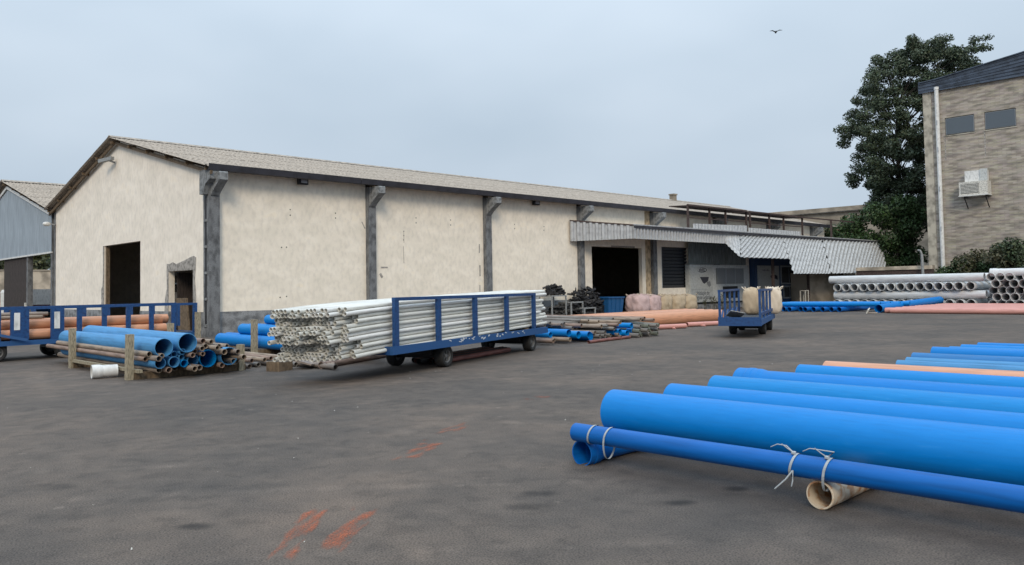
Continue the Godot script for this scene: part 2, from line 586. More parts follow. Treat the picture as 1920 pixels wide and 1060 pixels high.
# ---------------------------------------------------------------- ground
func ground() -> void:
	var tile := 40.0
	var n := 1700
	var f1 := FastNoiseLite.new()
	f1.seed = 101
	f1.frequency = 0.006
	f1.fractal_octaves = 6
	f1.domain_warp_enabled = true
	f1.domain_warp_amplitude = 25.0
	var a := f1.get_seamless_image(n, n).get_data()
	var f2 := FastNoiseLite.new()
	f2.seed = 102
	f2.frequency = 0.035
	f2.fractal_octaves = 4
	var b := f2.get_seamless_image(n, n).get_data()
	# worn spots with ragged outlines, and pale rubbed streaks
	var f3 := FastNoiseLite.new()
	f3.seed = 103
	f3.frequency = 0.085
	f3.fractal_octaves = 4
	f3.domain_warp_enabled = true
	f3.domain_warp_amplitude = 12.0
	var c3 := f3.get_seamless_image(n, n).get_data()
	var f4 := FastNoiseLite.new()
	f4.seed = 104
	f4.frequency = 0.012
	f4.fractal_octaves = 3
	var c4 := f4.get_seamless_image(n, n).get_data()
	var val := PackedFloat32Array()
	val.resize(n * n)
	for i in n * n:
		var sp := clampf((c3[i] / 255.0 - 0.60 + 0.25 * (c4[i] / 255.0 - 0.5)) * 9.0, 0.0, 1.0)
		var pl := clampf((0.30 - c3[i] / 255.0) * 6.0, 0.0, 1.0)
		val[i] = (0.75 + 0.27 * a[i] / 255.0 + 0.20 * b[i] / 255.0 - 0.04) * (1.0 - 0.09 * sp + 0.07 * pl)
	var warm := PackedFloat32Array()
	warm.resize(n * n)
	rng.seed = 5
	var put := func(x: float, z: float, r: float, k: float) -> void:
		if x < -15.0 or x > 24.0 or z < 6.0 or z > 31.0: return
		var cx := (x + 16.0) / tile * n
		var cz := (z + 8.0) / tile * n
		var rr := r / tile * n
		for j in range(int(cz - rr), int(cz + rr) + 1):
			for i in range(int(cx - rr), int(cx + rr) + 1):
				var q := 1.0 - Vector2(i - cx, j - cz).length() / rr
				if q > 0:
					var o := posmod(j, n) * n + posmod(i, n)
					val[o] = clampf(val[o] * (1.0 + k * minf(1.0, q * 2.0)), 0.45, 1.3)
	# tyre tracks: worn pale arcs and dark rubber
	for t in 240:
		var c := Vector2(rng.randf_range(-16, 22), rng.randf_range(6, 46))
		var r := rng.randf_range(8, 30)
		if t % 2:
			c = Vector2(-24, 40) + Vector2(rng.randf_range(-3, 3), rng.randf_range(-3, 3))
			r = rng.randf_range(14, 36)
		var a0 := rng.randf() * TAU
		var k := rng.randf_range(-0.07, 0.09)
		var wd := rng.randf_range(0.045, 0.10)
		for s in int(r * 9):
			var an := a0 + s * 0.1 / r
			var p := c + Vector2(cos(an), sin(an)) * r
			if rng.randf() < 0.8: put.call(p.x, p.y, wd + rng.randf_range(0, 0.05), k * rng.randf_range(0.1, 1.2))
	# oil and rubber stains with ragged outlines
	for s in [[-10.05, 19.48, 0.22, 0.12], [-7.98, 22.68, 0.14, 0.08], [-7.68, 22.49, 0.15, 0.08], [-9.73, 21.4, 0.12, 0.06], [-7.2, 23.4, 0.08, 0.05], [-6.6, 23.5, 0.06, 0.05]]:
		for k in 46:
			var an := rng.randf() * TAU
			var rr := sqrt(rng.randf())
			put.call(s[0] + cos(an) * rr * (s[2] + s[3]) * 0.5 - sin(an) * rr * s[3] * 0.6, s[1] + cos(an) * rr * (s[2] + s[3]) * 0.5 + sin(an) * rr * s[3] * 0.6, rng.randf_range(0.05, 0.085), -0.028)
	for k in 700:
		put.call(rng.randf_range(-13, 4), rng.randf_range(12, 27), rng.randf_range(0.025, 0.06), rng.randf_range(-0.10, 0.04))
	for k in 260:
		put.call(rng.randf_range(-13, 14), rng.randf_range(12, 27), rng.randf_range(0.025, 0.05), rng.randf_range(0.08, 0.24))
	# chalky scuffs beside the timber rack and where trailers turn
	for k in 34:
		var p := Vector2(rng.randf_range(-8.2, -6.8), rng.randf_range(9.0, 11.2))
		var d := Vector2(rng.randf_range(0.3, 1.0), rng.randf_range(-0.7, 0.2)).normalized()
		for s in rng.randi_range(4, 14):
			put.call(p.x + d.x * s * 0.05, p.y + d.y * s * 0.05, 0.05, rng.randf_range(0.03, 0.12))
	for k in 60:
		var p := Vector2(rng.randf_range(2.0, 9.5), rng.randf_range(16.0, 19.5))
		var d := Vector2(rng.randf_range(0.3, 1.0), rng.randf_range(0.1, 0.9)).normalized()
		for s in rng.randi_range(6, 26):
			put.call(p.x + d.x * s * 0.07, p.y + d.y * s * 0.07, 0.07, rng.randf_range(0.01, 0.07))
	var bytes := PackedByteArray()
	bytes.resize(n * n * 3)
	for i in n * n:
		var v := clampf(val[i] * 0.80, 0.0, 1.0)
		var wm := (b[i] / 255.0 - 0.5) * 0.02 + (a[i] / 255.0 - 0.5) * 0.05
		bytes[i * 3] = int(255.0 * clampf(v * (1.0 + wm), 0, 1))
		bytes[i * 3 + 1] = int(255.0 * v)
		bytes[i * 3 + 2] = int(255.0 * clampf(v * (1.0 - wm), 0, 1))
	var img := Image.create_from_data(n, n, false, Image.FORMAT_RGB8, bytes)
	var m := StandardMaterial3D.new()
	m.albedo_color = lin(0.238, 0.190, 0.155)
	m.roughness = 0.88
	m.albedo_texture = noise_tex(111, 0.16, [[0.0, 0.42], [0.35, 0.78], [0.6, 0.95], [0.8, 1.0], [1.0, 1.0]], 1024, 4)
	m.uv1_triplanar = true
	m.uv1_world_triplanar = true
	m.uv1_scale = Vector3(0.36, 0.36, 0.36)
	m.detail_enabled = true
	m.detail_blend_mode = BaseMaterial3D.BLEND_MODE_MUL
	m.detail_albedo = ImageTexture.create_from_image(img)
	m.detail_uv_layer = BaseMaterial3D.DETAIL_UV_2
	relief(m, noise_tex(112, 0.16, [], 1024, 3, FastNoiseLite.TYPE_SIMPLEX_SMOOTH, 5.0), 0.55)
	var mb := Mb.new()
	var uv2 := PackedVector2Array()
	var cuts := [-260.0, -60.0, -20.0, 0.0, 20.0, 50.0, 120.0, 360.0]
	for i in cuts.size() - 1:
		for j in cuts.size() - 1:
			var p := [Vector3(cuts[i], 0, cuts[j]), Vector3(cuts[i + 1], 0, cuts[j]), Vector3(cuts[i + 1], 0, cuts[j + 1]), Vector3(cuts[i], 0, cuts[j + 1])]
			mb.quad(p[0], p[1], p[2], p[3])
			for q in p: uv2.append(Vector2((q.x + 16.0) / tile, (q.z + 8.0) / tile))
	var arr := []
	arr.resize(Mesh.ARRAY_MAX)
	arr[Mesh.ARRAY_VERTEX] = mb.v
	arr[Mesh.ARRAY_NORMAL] = mb.n
	arr[Mesh.ARRAY_TEX_UV] = uv2
	arr[Mesh.ARRAY_TEX_UV2] = uv2
	arr[Mesh.ARRAY_INDEX] = mb.ix
	var am := ArrayMesh.new()
	am.add_surface_from_arrays(Mesh.PRIMITIVE_TRIANGLES, arr)
	tag(part("ground", am, m), "dark worn asphalt of the yard", "", "", "structure")
	# orange sprayed marks, worn through by traffic
	for s in [[-9.32, 22.05, 0.10, 0.60, 137.0, 1], [-9.06, 22.2, 0.11, 0.58, 132.0, 2], [-7.22, 20.6, 0.14, 0.48, 122.0, 3], [-6.22, 19.94, 0.13, 0.46, 113.0, 4], [-3.96, 19.01, 0.15, 0.30, 94.0, 5]]:
		paint_mark(Vector3(s[0], 0.004, s[1]), s[2], s[3], deg_to_rad(s[4]), s[5])


func paint_mark(at: Vector3, w: float, l: float, turn: float, sd: int) -> void:
	var nz := FastNoiseLite.new()
	nz.seed = 200 + sd
	nz.frequency = 0.045
	nz.fractal_octaves = 5
	var im := Image.create(64, 192, false, Image.FORMAT_RGBA8)
	var gain := [0.86, 0.88, 0.84, 0.70, 0.58][sd - 1] as float
	for y in 192:
		for x in 64:
			var u := (x - 31.5) / 32.0
			var v := (y - 95.5) / 96.0
			var edge := clampf((1.0 - absf(u)) * 2.5, 0, 1) * clampf((1.0 - absf(v)) * 2.5, 0, 1)
			var k := clampf((nz.get_noise_2d(x * 0.55 + y * 0.15, y * 0.28) * 1.3 + gain - 0.52 - (1.0 - edge) * 0.9) * 1.1, 0, 1) * clampf(0.55 + 1.1 * nz.get_noise_2d(x * 6.0, y * 5.0 + 90), 0.12, 1.0)
			im.set_pixel(x, y, Color(1, 1, 1, k * 0.8))
	var m := StandardMaterial3D.new()
	m.albedo_color = lin(0.50, 0.125, 0.05)
	m.albedo_texture = ImageTexture.create_from_image(im)
	m.transparency = BaseMaterial3D.TRANSPARENCY_ALPHA
	m.roughness = 0.9
	var mb := Mb.new()
	mb.quad(Vector3(-w, 0, -l), Vector3(w, 0, -l), Vector3(w, 0, l), Vector3(-w, 0, l))
	mb.uv = PackedVector2Array([Vector2(0, 0), Vector2(1, 0), Vector2(1, 1), Vector2(0, 1)])
	var o := part("paint_mark", mb.mesh(), m, self, at, Vector3(0, turn, 0))
	tag(o, "", "", "", "structure")


# ---------------------------------------------------------------- warehouse
const COLS := [0.17, 6.65, 13.03, 19.58, 25.97, 32.7, 39.6, 46.3]
const EAVE := 5.72
const RIDGE := 8.0
const SPAN := 17.5
const ENDX := 48.6


func roof_slopes(w: Node3D, x0: float, x1: float, zr: float, half: float, eave: float, ridge: float, over: float) -> void:
	# fibre-cement sheets, laid side by side in courses up each slope
	var sw := 1.06
	var slope := atan2(ridge - eave, half)
	var full := Vector2(half + over, (ridge - eave) * (half + over) / half).length()
	var courses := 5
	var len := full / courses
	var mesh := corrugated(sw + 0.02, len + 0.12, 0.177, 0.028)
	rng.seed = 31
	var nsh := int(ceil((x1 - x0) / sw))
	for side in [1.0, -1.0]:
		for i in nsh:
			for c in courses:
				if side < 0 and i > 2 and c > 0 and c < courses - 1 and i % 1 != 0: continue
				var o := part("roof_sheet", mesh, M.roof, w)
				var d := len * c - 0.06
				var lift := 0.05 + 0.012 * (courses - c) + rng.randf_range(0, 0.006)
				o.position = Vector3(x0 + sw * i + (0.0 if side > 0 else sw), ridge - sin(slope) * d + lift, zr + side * cos(slope) * d)
				o.rotation = Vector3(slope + rng.randf_range(-0.002, 0.002), 0.0 if side > 0 else PI, 0)
	for i in nsh:
		var cap := part("ridge_cap", cache_prism("cap", PackedVector2Array([Vector2(-0.32, -0.05), Vector2(-0.30, -0.045), Vector2(0, 0.045), Vector2(0.30, -0.045), Vector2(0.32, -0.05), Vector2(0, 0.075)]), sw - 0.01), M.roof, w)
		cap.position = Vector3(x0 + sw * (i + 0.5), ridge + 0.13, zr)
		cap.rotation.y = PI / 2
	# purlins carry the sheets and show under the overhang at the gable
	for side in [1.0, -1.0]:
		for c in courses + 1:
			var d: float = minf(full - 0.15, len * c + 0.1)
			var p := Vector3((x0 + x1) / 2, ridge - sin(slope) * d - 0.06, zr + side * cos(slope) * d)
			var o := part("purlin", box(x1 - x0 - 0.2, 0.12, 0.07), M.timber_dark, w, p)
			o.rotation.x = slope * side


func cache_prism(k: String, outline: PackedVector2Array, depth: float) -> Mesh:
	var kk := "p%s/%.3f" % [k, depth]
	if not cache.has(kk): cache[kk] = prism(outline, depth)
	return cache[kk]


func warehouse() -> void:
	var w := thing("warehouse", "long cream plastered warehouse with grey columns and corrugated roof", "warehouse")
	# long wall, bay by bay, with a grey plinth
	for i in COLS.size():
		var x0: float = COLS[i] + 0.17
		var x1: float = COLS[i + 1] - 0.17 if i + 1 < COLS.size() else ENDX
		var zo := -0.2
		var zi := -0.42
		if i == 3:
			slab("wall_panel", Vector3(x0, 0, zi), Vector3(20.56, EAVE, zo), M.plaster, w)
			slab("wall_panel", Vector3(20.56, 3.6, zi), Vector3(24.95, EAVE, zo), M.plaster, w)
			slab("wall_panel", Vector3(24.95, 0, zi), Vector3(25.28, EAVE, zo), M.plaster, w)
			slab("wall_panel", Vector3(25.28, 0, zi), Vector3(x1, EAVE, zo), M.ochre, w)
			slab("lintel_scar", Vector3(22.2, 3.6, zo), Vector3(24.3, 3.68, zo + 0.012), M.cement, w)
		elif i == 4:
			slab("wall_panel", Vector3(x0, 0, zi), Vector3(26.85, EAVE, zo), M.plaster, w)
			slab("wall_panel", Vector3(26.85, 3.73, zi), Vector3(29.62, EAVE, zo), M.plaster, w)
			slab("wall_panel", Vector3(26.85, 0, zi), Vector3(29.62, 1.33, zo), M.plaster, w)
			slab("wall_panel", Vector3(29.62, 0, zi), Vector3(x1, EAVE, zo), M.plaster, w)
			var sh := slab("louvre", Vector3(26.85, 1.33, zi - 0.1), Vector3(29.62, 3.73, zi - 0.06), M.shutter, w)
			for k in 12:
				var s := part("slat", box(2.74, 0.17, 0.02), M.shutter, sh, Vector3(0, -1.1 + k * 0.2, 0.17))
				s.rotation.x = 0.5
			slab("window_frame", Vector3(26.85, 1.33, zo - 0.1), Vector3(26.93, 3.73, zo - 0.02), M.frame_grey, w)
		else:
			slab("plinth", Vector3(x0, 0, zi), Vector3(x1, 0.85, zo + 0.025), M.plinth, w)
			slab("wall_panel", Vector3(x0, 0.85, zi), Vector3(x1, EAVE, zo), M.plaster, w)
	# columns with their brackets under the gutter
	for i in COLS.size():
		var x: float = COLS[i]
		var c := part("column", box(0.36, EAVE - 0.1, 0.5), M.column, w, Vector3(x, (EAVE - 0.1) / 2, -0.25))
		var arm := PackedVector2Array([Vector2(-0.42, 0.34), Vector2(0.62, 0.34), Vector2(0.66, 0.30), Vector2(0.66, 0.06), Vector2(0.50, -0.04), Vector2(0.12, -0.30), Vector2(0.0, -0.42), Vector2(-0.42, -0.42)])
		var br := part("bracket", cache_prism("arm", arm, 0.30), M.bracket, c)
		br.position = Vector3(0, (EAVE - 0.1) / 2 - 0.36, 0.29)
		br.rotation.y = -PI / 2
		part("bolt", box(0.05, 0.05, 0.03), M.black, c, Vector3(0.02, 2.1, 0.26))
	# the corner column carries a second arm along the gable and has slots on that side
	part("bracket", cache_prism("arm2", PackedVector2Array([Vector2(-0.9, 0.2), Vector2(0.1, 0.2), Vector2(0.1, -0.62), Vector2(-0.25, -0.62), Vector2(-0.45, -0.3), Vector2(-0.9, -0.14)]), 0.36), M.bracket, w, Vector3(-0.02, EAVE - 0.22, -0.3), Vector3(0, PI / 2, 0)).scale = Vector3(0.8, 1, 1)
	for y in [0.45, 1.35, 2.25, 3.15, 4.05]:
		slab("slot", Vector3(-0.015, y, -0.36), Vector3(-0.006, y + 0.78, -0.24), M.black, w)
		slab("slot_bar", Vector3(-0.05, y - 0.1, -0.40), Vector3(-0.012, y - 0.03, -0.2), M.bracket, w)
	slab("column", Vector3(-0.03, 0, -SPAN - 0.1), Vector3(0.3, EAVE, -SPAN + 0.06), M.column, w)
	# gutter
	for i in 8:
		var x0 := -0.25 + i * 6.1
		var gx := minf(x0 + 6.08, ENDX)
		var g := part("gutter", cache_prism("gut%d" % (1 if i < 7 else 2), PackedVector2Array([Vector2(-0.14, 0.1), Vector2(-0.14, -0.11), Vector2(0.10, -0.11), Vector2(0.15, 0.1), Vector2(0.13, 0.1), Vector2(0.085, -0.09), Vector2(-0.12, -0.09), Vector2(-0.12, 0.1)]), gx - x0), M.gutter, w)
		g.position = Vector3((x0 + gx) / 2, EAVE + 0.04, 0.36)
		g.rotation.y = -PI / 2
	slab("fascia_board", Vector3(-0.2, EAVE - 0.02, 0.16), Vector3(ENDX, EAVE + 0.16, 0.2), M.gutter, w)
	# gable end with its doorways
	var gz := -0.5
	var top := func(z: float) -> float: return EAVE + 0.02 + (RIDGE - EAVE - 0.05) * (1.0 - absf(z + SPAN / 2) / (SPAN / 2))
	var gable := func(z0: float, z1: float, y0: float) -> void:
		var pts := PackedVector2Array([Vector2(-z0, y0), Vector2(-z0, top.call(z0))])
		if z0 > -SPAN / 2 and z1 < -SPAN / 2: pts.append(Vector2(SPAN / 2, top.call(-SPAN / 2)))
		pts.append(Vector2(-z1, top.call(z1)))
		pts.append(Vector2(-z1, y0))
		var o := part("wall_panel", prism(pts, 0.22), M.plaster_gable, w, Vector3(0.11, 0, 0))
		o.rotation.y = PI / 2
	gable.call(-0.4, -1.36, 0.85)
	gable.call(-1.36, -3.51, 2.33)
	gable.call(-3.51, -6.31, 0.85)
	gable.call(-6.31, -10.49, 3.62)
	gable.call(-10.49, -SPAN, 0.85)
	for p in [[-0.4, -1.36], [-3.51, -6.31], [-10.49, -SPAN]]:
		slab("plinth", Vector3(-0.02, 0, p[1]), Vector3(0.22, 0.85, p[0]), M.plinth, w)
	# bare cement round the broken-in doorways
	rng.seed = 12
	cement_edge(w, [Vector2(3.86, 0.85), Vector2(3.82, 1.3), Vector2(3.66, 1.7), Vector2(3.68, 2.3), Vector2(3.66, 2.62), Vector2(3.4, 2.60), Vector2(3.1, 2.66), Vector2(2.8, 2.58), Vector2(2.4, 2.64), Vector2(2.0, 2.70), Vector2(1.6, 2.78), Vector2(1.3, 2.82), Vector2(1.1, 2.76), Vector2(1.13, 2.4), Vector2(1.2, 2.0), Vector2(1.1, 1.4), Vector2(1.14, 0.85), Vector2(1.36, 0.85), Vector2(1.36, 2.33), Vector2(3.51, 2.33), Vector2(3.51, 0.85)])
	cement_edge(w, [Vector2(10.49, 0.85), Vector2(10.49, 3.62), Vector2(10.62, 3.62), Vector2(10.58, 2.6), Vector2(10.64, 1.9), Vector2(10.82, 1.75), Vector2(10.78, 1.2), Vector2(10.85, 0.85)])
	# the small door stands open inwards
	slab("door_leaf", Vector3(0.3, 0.02, -3.5), Vector3(1.25, 2.28, -3.44), M.brown_wall, w)
	slab("door_leaf", Vector3(0.24, 0.02, -1.75), Vector3(0.3, 2.28, -1.4), M.black, w)
	slab("door_frame", Vector3(0.06, 0, -10.49), Vector3(0.2, 3.62, -10.36), M.timber_dark, w)
	# far walls close the hall
	slab("wall_panel", Vector3(0.22, 0, -SPAN), Vector3(ENDX, EAVE, -SPAN + 0.2), M.plaster, w)
	slab("wall_panel", Vector3(ENDX - 0.2, 0, -SPAN + 0.2), Vector3(ENDX, EAVE, -0.42), M.plaster, w)
	var end := part("wall_panel", prism(PackedVector2Array([Vector2(0.45, EAVE), Vector2(SPAN / 2, RIDGE - 0.1), Vector2(SPAN, EAVE)]), 0.2), M.plaster, w, Vector3(ENDX - 0.1, 0, 0))
	end.rotation.y = PI / 2
	roof_slopes(w, -0.4, ENDX - 0.2, -SPAN / 2, SPAN / 2, EAVE + 0.12, RIDGE - 0.05, 0.42)
	# verge boards under the sheets at the gable
	for s in [1.0, -1.0]:
		bar("verge_board", Vector3(-0.16, RIDGE - 0.14, -SPAN / 2), Vector3(-0.16, EAVE - 0.16, -SPAN / 2 + s * (SPAN / 2 + 0.5)), 0.06, 0.12, M.timber_dark, w)
	# drill holes and knocked plaster on the long wall
	for h in [[3.14, 4.54], [3.14, 4.33], [5.08, 4.51], [5.08, 4.32], [2.78, 3.13], [2.98, 3.14], [9.01, 4.52], [9.01, 4.31], [10.92, 4.52], [10.92, 4.3], [14.89, 4.5], [14.89, 4.3], [16.93, 4.48], [16.92, 4.3], [2.71, 1.3], [2.97, 1.33], [8.36, 3.93], [8.36, 3.75], [8.35, 3.57]]:
		part("drill_hole", box(0.042, 0.042, 0.01), M.black, w, Vector3(h[0], h[1], -0.199))
	for h in [[7.2, 2.09, 0.1, 0.2, 0.6], [7.35, 2.42, 0.34, 0.06, 0.0], [8.34, 2.95, 0.02, 0.7, 0.02], [8.36, 3.7, 0.015, 0.5, 0.0], [6.9, 1.2, 0.14, 0.1, 0.3], [12.6, 3.3, 0.05, 0.4, 0.0], [12.62, 2.3, 0.06, 0.5, 0.0], [12.6, 1.5, 0.05, 0.3, 0.0], [6.36, 4.1, 0.04, 0.3, 0.5]]:
		var o := part("plaster_chip", box(h[2], h[3], 0.012), M.cement, w, Vector3(h[0], h[1], -0.198))
		o.rotation.z = h[4]
	# chimney on the far slope
	var ch := part("chimney", box(0.4, 0.75, 0.4), M.far_wall, w, Vector3(41.0, RIDGE + 0.15, -SPAN / 2))
	part("cowl", box(0.5, 0.1, 0.5), M.far_wall, ch, Vector3(0, 0.4, 0))
	# small annexe wall that carries on past the end of the hall
	var an := thing("annexe", "low tan annexe wall continuing past the far end of the warehouse", "building", Vector3(ENDX + 0.05, 0, -1.2))
	slab("wall_panel", Vector3(0, 0, -4), Vector3(8.0, 6.0, 0), M.far_wall, an)
	slab("roof_edge", Vector3(-0.1, 6.0, -4.1), Vector3(8.1, 6.14, 0.15), M.rust, an)
	slab("post", Vector3(3.6, 3.5, 0.02), Vector3(3.78, 6.0, 0.14), M.rust, an)


func inside_stock() -> void:
	var r := thing("storage_rack", "dim storage rack standing inside the large gable doorway", "rack", Vector3(3.0, 0, -8.6), 0.5)
	for x in [-1.3, 0.0, 1.3]:
		for z in [-0.4, 0.4]: slab("upright", Vector3(x - 0.04, 0, z - 0.04), Vector3(x + 0.04, 2.4, z + 0.04), M.steel, r)
	for y in [0.15, 1.0, 1.9]:
		slab("shelf", Vector3(-1.26, y, -0.42), Vector3(1.26, y + 0.06, 0.42), M.steel, r)
	rng.seed = 606
	for k in 10:
		var b := thing("stored_crate", "plastic crate on the dim rack inside the gable doorway", "crate", Vector3.ZERO, 0.5, "crates on the dim rack")
		var s := Vector3(rng.randf_range(0.35, 0.5), rng.randf_range(0.25, 0.5), 0.5)
		var p := Vector3(-1.0 + (k % 5) * 0.5, (0.211 if k < 5 else 1.061), 0)
		b.position = r.transform * p
		part("tub", box(s.x, s.y, s.z), [M.bin, M.steel, M.tan[0]][k % 3], b, Vector3(0, s.y / 2, 0))
		part("rim", box(s.x + 0.04, 0.04, s.z + 0.04), [M.bin, M.steel, M.tan[0]][k % 3], b, Vector3(0, s.y, 0))


func cement_edge(w: Node3D, pts: Array) -> void:
	var p := PackedVector2Array()
	for k in pts.size():
		var a: Vector2 = pts[k]
		p.append(a)
	var o := part("bare_cement", prism(p, 0.02), M.cement, w, Vector3(-0.002, 0, 0))
	o.rotation.y = PI / 2


func twin_shed() -> void:
	var w := thing("open_shed", "open shed with grey metal gable left of the cream warehouse", "shed", Vector3(0, 0, -SPAN - 0.45))
	var half := 8.75
	var t := [Vector3(0, RIDGE - 0.2, -half), Vector3(0, EAVE - 0.15, -0.05)]
	part("gable_cladding", ribbed([Vector3(0, EAVE - 0.15, -2 * half), Vector3(0, RIDGE - 0.35, -half), Vector3(0, EAVE - 0.15, -0.1)], [Vector3(0, 3.72, -2 * half), Vector3(0, 3.72, -half), Vector3(0, 3.72, -0.1)], 0.35, 0.035), M.clad, w)
	bar("verge_trim", t[0] + Vector3(-0.06, 0, 0), t[1] + Vector3(-0.06, 0, 0), 0.06, 0.16, M.white, w)
	bar("verge_trim", t[0] + Vector3(-0.06, 0, 0), Vector3(-0.06, EAVE - 0.15, -2 * half), 0.06, 0.16, M.white, w)
	slab("lower_trim", Vector3(-0.06, 3.64, -2 * half), Vector3(0.03, 3.72, -0.1), M.white, w)
	slab("post", Vector3(0, 0, -4.75), Vector3(0.25, 3.7, -4.5), M.column, w)
	slab("post", Vector3(0, 0, -0.35), Vector3(0.25, EAVE, -0.1), M.column, w)
	for k in 8:
		slab("plank", Vector3(0.06, 0, -4.8 - 0.62 * (k + 1)), Vector3(0.14, 3.66, -4.8 - 0.62 * k - 0.012), M.brown_wall, w)
	slab("plank", Vector3(-0.05, 0.0, -4.95), Vector3(0.0, 1.15, -4.72), M.white_dirty, w)
	roof_slopes(w, -0.36, 30.0, -half, half - 0.05, EAVE + 0.12, RIDGE + 0.05, 0.35)


# ---------------------------------------------------------------- loading canopy along the long wall
func canopy() -> void:
	var w := thing("canopy", "grey corrugated metal canopy along the far half of the long wall", "canopy")
	var A := Vector3(18.75, 4.82, -0.1)
	var B := Vector3(21.2, 4.56, 2.0)
	var Cc := Vector3(30.0, 4.5, 2.0)
	var E1 := Vector3(53.2, 4.6, 2.4)
	part("fascia_sheet", ribbed([A, B], [A + Vector3(0, -1.02, 0), B + Vector3(0, -0.66, 0)], 0.32, 0.08), M.galv, w)
	part("fascia_sheet", ribbed([B, Cc], [B + Vector3(0, -0.66, 0), Cc + Vector3(0, -0.62, 0)], 0.28, 0.08), M.galv, w)
	# steeper sheets hung outwards over the machines, crossed by a second layer
	var D := B.lerp(E1, 0.0)
	var at := func(x: float) -> Vector3: return Cc.lerp(E1, (x - Cc.x) / (E1.x - Cc.x))
	part("hung_sheet", ribbed([at.call(30.0), at.call(31.8)], [Vector3(30.02, 3.92, 2.05), Vector3(30.35, 3.03, 2.85)], 0.3, 0.05, 1.0, -0.2, 10), M.galv_old, w)
	part("hung_sheet", ribbed([at.call(31.8), at.call(37.0)], [Vector3(30.35, 3.03, 2.85), Vector3(36.4, 3.02, 2.85)], 0.44, 0.075, 1.0, 1.0, 30), M.galv_old, w)
	part("hung_sheet", ribbed([at.call(37.0) + Vector3(0, 0, 0.01), at.call(42.6)], [Vector3(36.0, 2.07, 3.3), Vector3(41.5, 2.07, 3.3)], 0.46, 0.075, 1.0, 1.05, 36), M.galv_old, w)
	part("hung_sheet", ribbed([at.call(42.62), at.call(53.1)], [Vector3(41.52, 2.08, 3.3), Vector3(51.1, 2.17, 3.4)], 0.62, 0.085, 1.0, 0.9, 36), M.galv_old, w)
	# roof sheets of the canopy, edge trims, rafters
	for i in 12:
		var u0 := i / 12.0
		var u1 := (i + 1) / 12.0
		var f0 := B.lerp(E1, u0)
		var f1 := B.lerp(E1, u1)
		var mb := Mb.new()
		var up := Vector3(0, 0.03, 0)
		var g0 := Vector3(f0.x, f0.y + 0.24, -0.18)
		var g1 := Vector3(f1.x - 0.01, f1.y + 0.24, -0.18)
		mb.quad(g0 + up, g1 + up, f1 + up, f0 + up)
		mb.quad(g0 - up, f0 - up, f1 - up, g1 - up)
		mb.quad(f0 + up, f1 + up, f1 - up, f0 - up)
		part("roof_sheet", mb.mesh(), M.galv, w)
	var mt := Mb.new()
	mt.tri(A + Vector3(0, 0.02, 0), Vector3(21.2, 4.84, -0.18), B + Vector3(0, 0.03, 0))
	part("roof_sheet", mt.mesh(), M.galv, w)
	bar("edge_trim", A + Vector3(-0.03, 0.03, 0.02), B + Vector3(0, 0.03, 0.04), 0.06, 0.07, M.rust, w)
	bar("edge_trim", B + Vector3(0, 0.05, 0.05), E1 + Vector3(0.2, 0.05, 0.05), 0.10, 0.06, M.galv, w)
	bar("edge_beam", B + Vector3(0, -0.06, 0.09), E1 + Vector3(0.2, -0.06, 0.09), 0.03, 0.10, M.gutter, w)
	for x in [24.0, 29.0, 34.0, 39.0, 44.0, 49.0]:
		bar("rafter", Vector3(x, 4.55, -0.1), Vector3(x, 4.38, 1.95), 0.1, 0.16, M.rust, w)
	for x in [36.2, 41.2, 46.5, 51.0]:
		slab("post", Vector3(x, 0, 1.75), Vector3(x + 0.14, 4.38, 1.89), M.rust, w)
	# low ribbed upstand on top
	part("upstand", ribbed([Vector3(27.6, 4.98, 1.5), Vector3(33.7, 5.12, 1.5)], [Vector3(27.6, 4.60, 1.5), Vector3(33.7, 4.55, 1.5)], 0.34, 0.05), M.galv, w)
	part("upstand", ribbed([Vector3(33.9, 5.0, 1.5), Vector3(41.0, 5.02, 1.5)], [Vector3(33.9, 4.55, 1.5), Vector3(41.0, 4.55, 1.5)], 0.34, 0.05), M.galv, w)
	# brown pipe frames with dark sheets above the canopy
	for f in [["brown pipe frame with dark sheet on canopy, nearer of the two", 27.5, 34.25], ["brown pipe frame with dark sheet on canopy, farther of the two", 34.6, 42.0]]:
		var k := thing("roof_frame", f[0], "frame", Vector3(f[1], 4.6, 0.4), 0.0, "pipe frames on the canopy")
		var L: float = f[2] - f[1]
		for x in [0.05, L * 0.35, L * 0.62, L - 0.05]:
			slab("post", Vector3(x - 0.05, -0.05, 0.75), Vector3(x + 0.05, 1.45, 0.85), M.rust, k)
		bar("rail", Vector3(0.1, 0.75, 0.8), Vector3(L - 0.1, 0.8, 0.8), 0.05, 0.05, M.rust, k)
		bar("rail", Vector3(0, 1.48, 0.8), Vector3(L, 1.5, 0.8), 0.08, 0.08, M.rust, k)
		var sh := Mb.new()
		sh.cube(Transform3D(toward(Vector3(0, -0.04, 1.0)), Vector3(L / 2, 1.46, 0.3)), Vector3(L, 0.05, 1.5))
		part("dark_sheet", sh.mesh(), M.rust, k)
	var rl := thing("roof_rail", "thin brown rail running on past the canopy frames", "rail", Vector3(42.1, 6.05, 1.2))
	bar("rail", Vector3(0, 0.02, 0), Vector3(10.2, 0.1, 0), 0.08, 0.09, M.rust, rl)
	slab("post", Vector3(4.5, -1.45, -0.05), Vector3(4.62, 0.02, 0.05), M.rust, rl)
	slab("post", Vector3(9.9, -1.45, -0.05), Vector3(10.0, 0.06, 0.05), M.rust, rl)


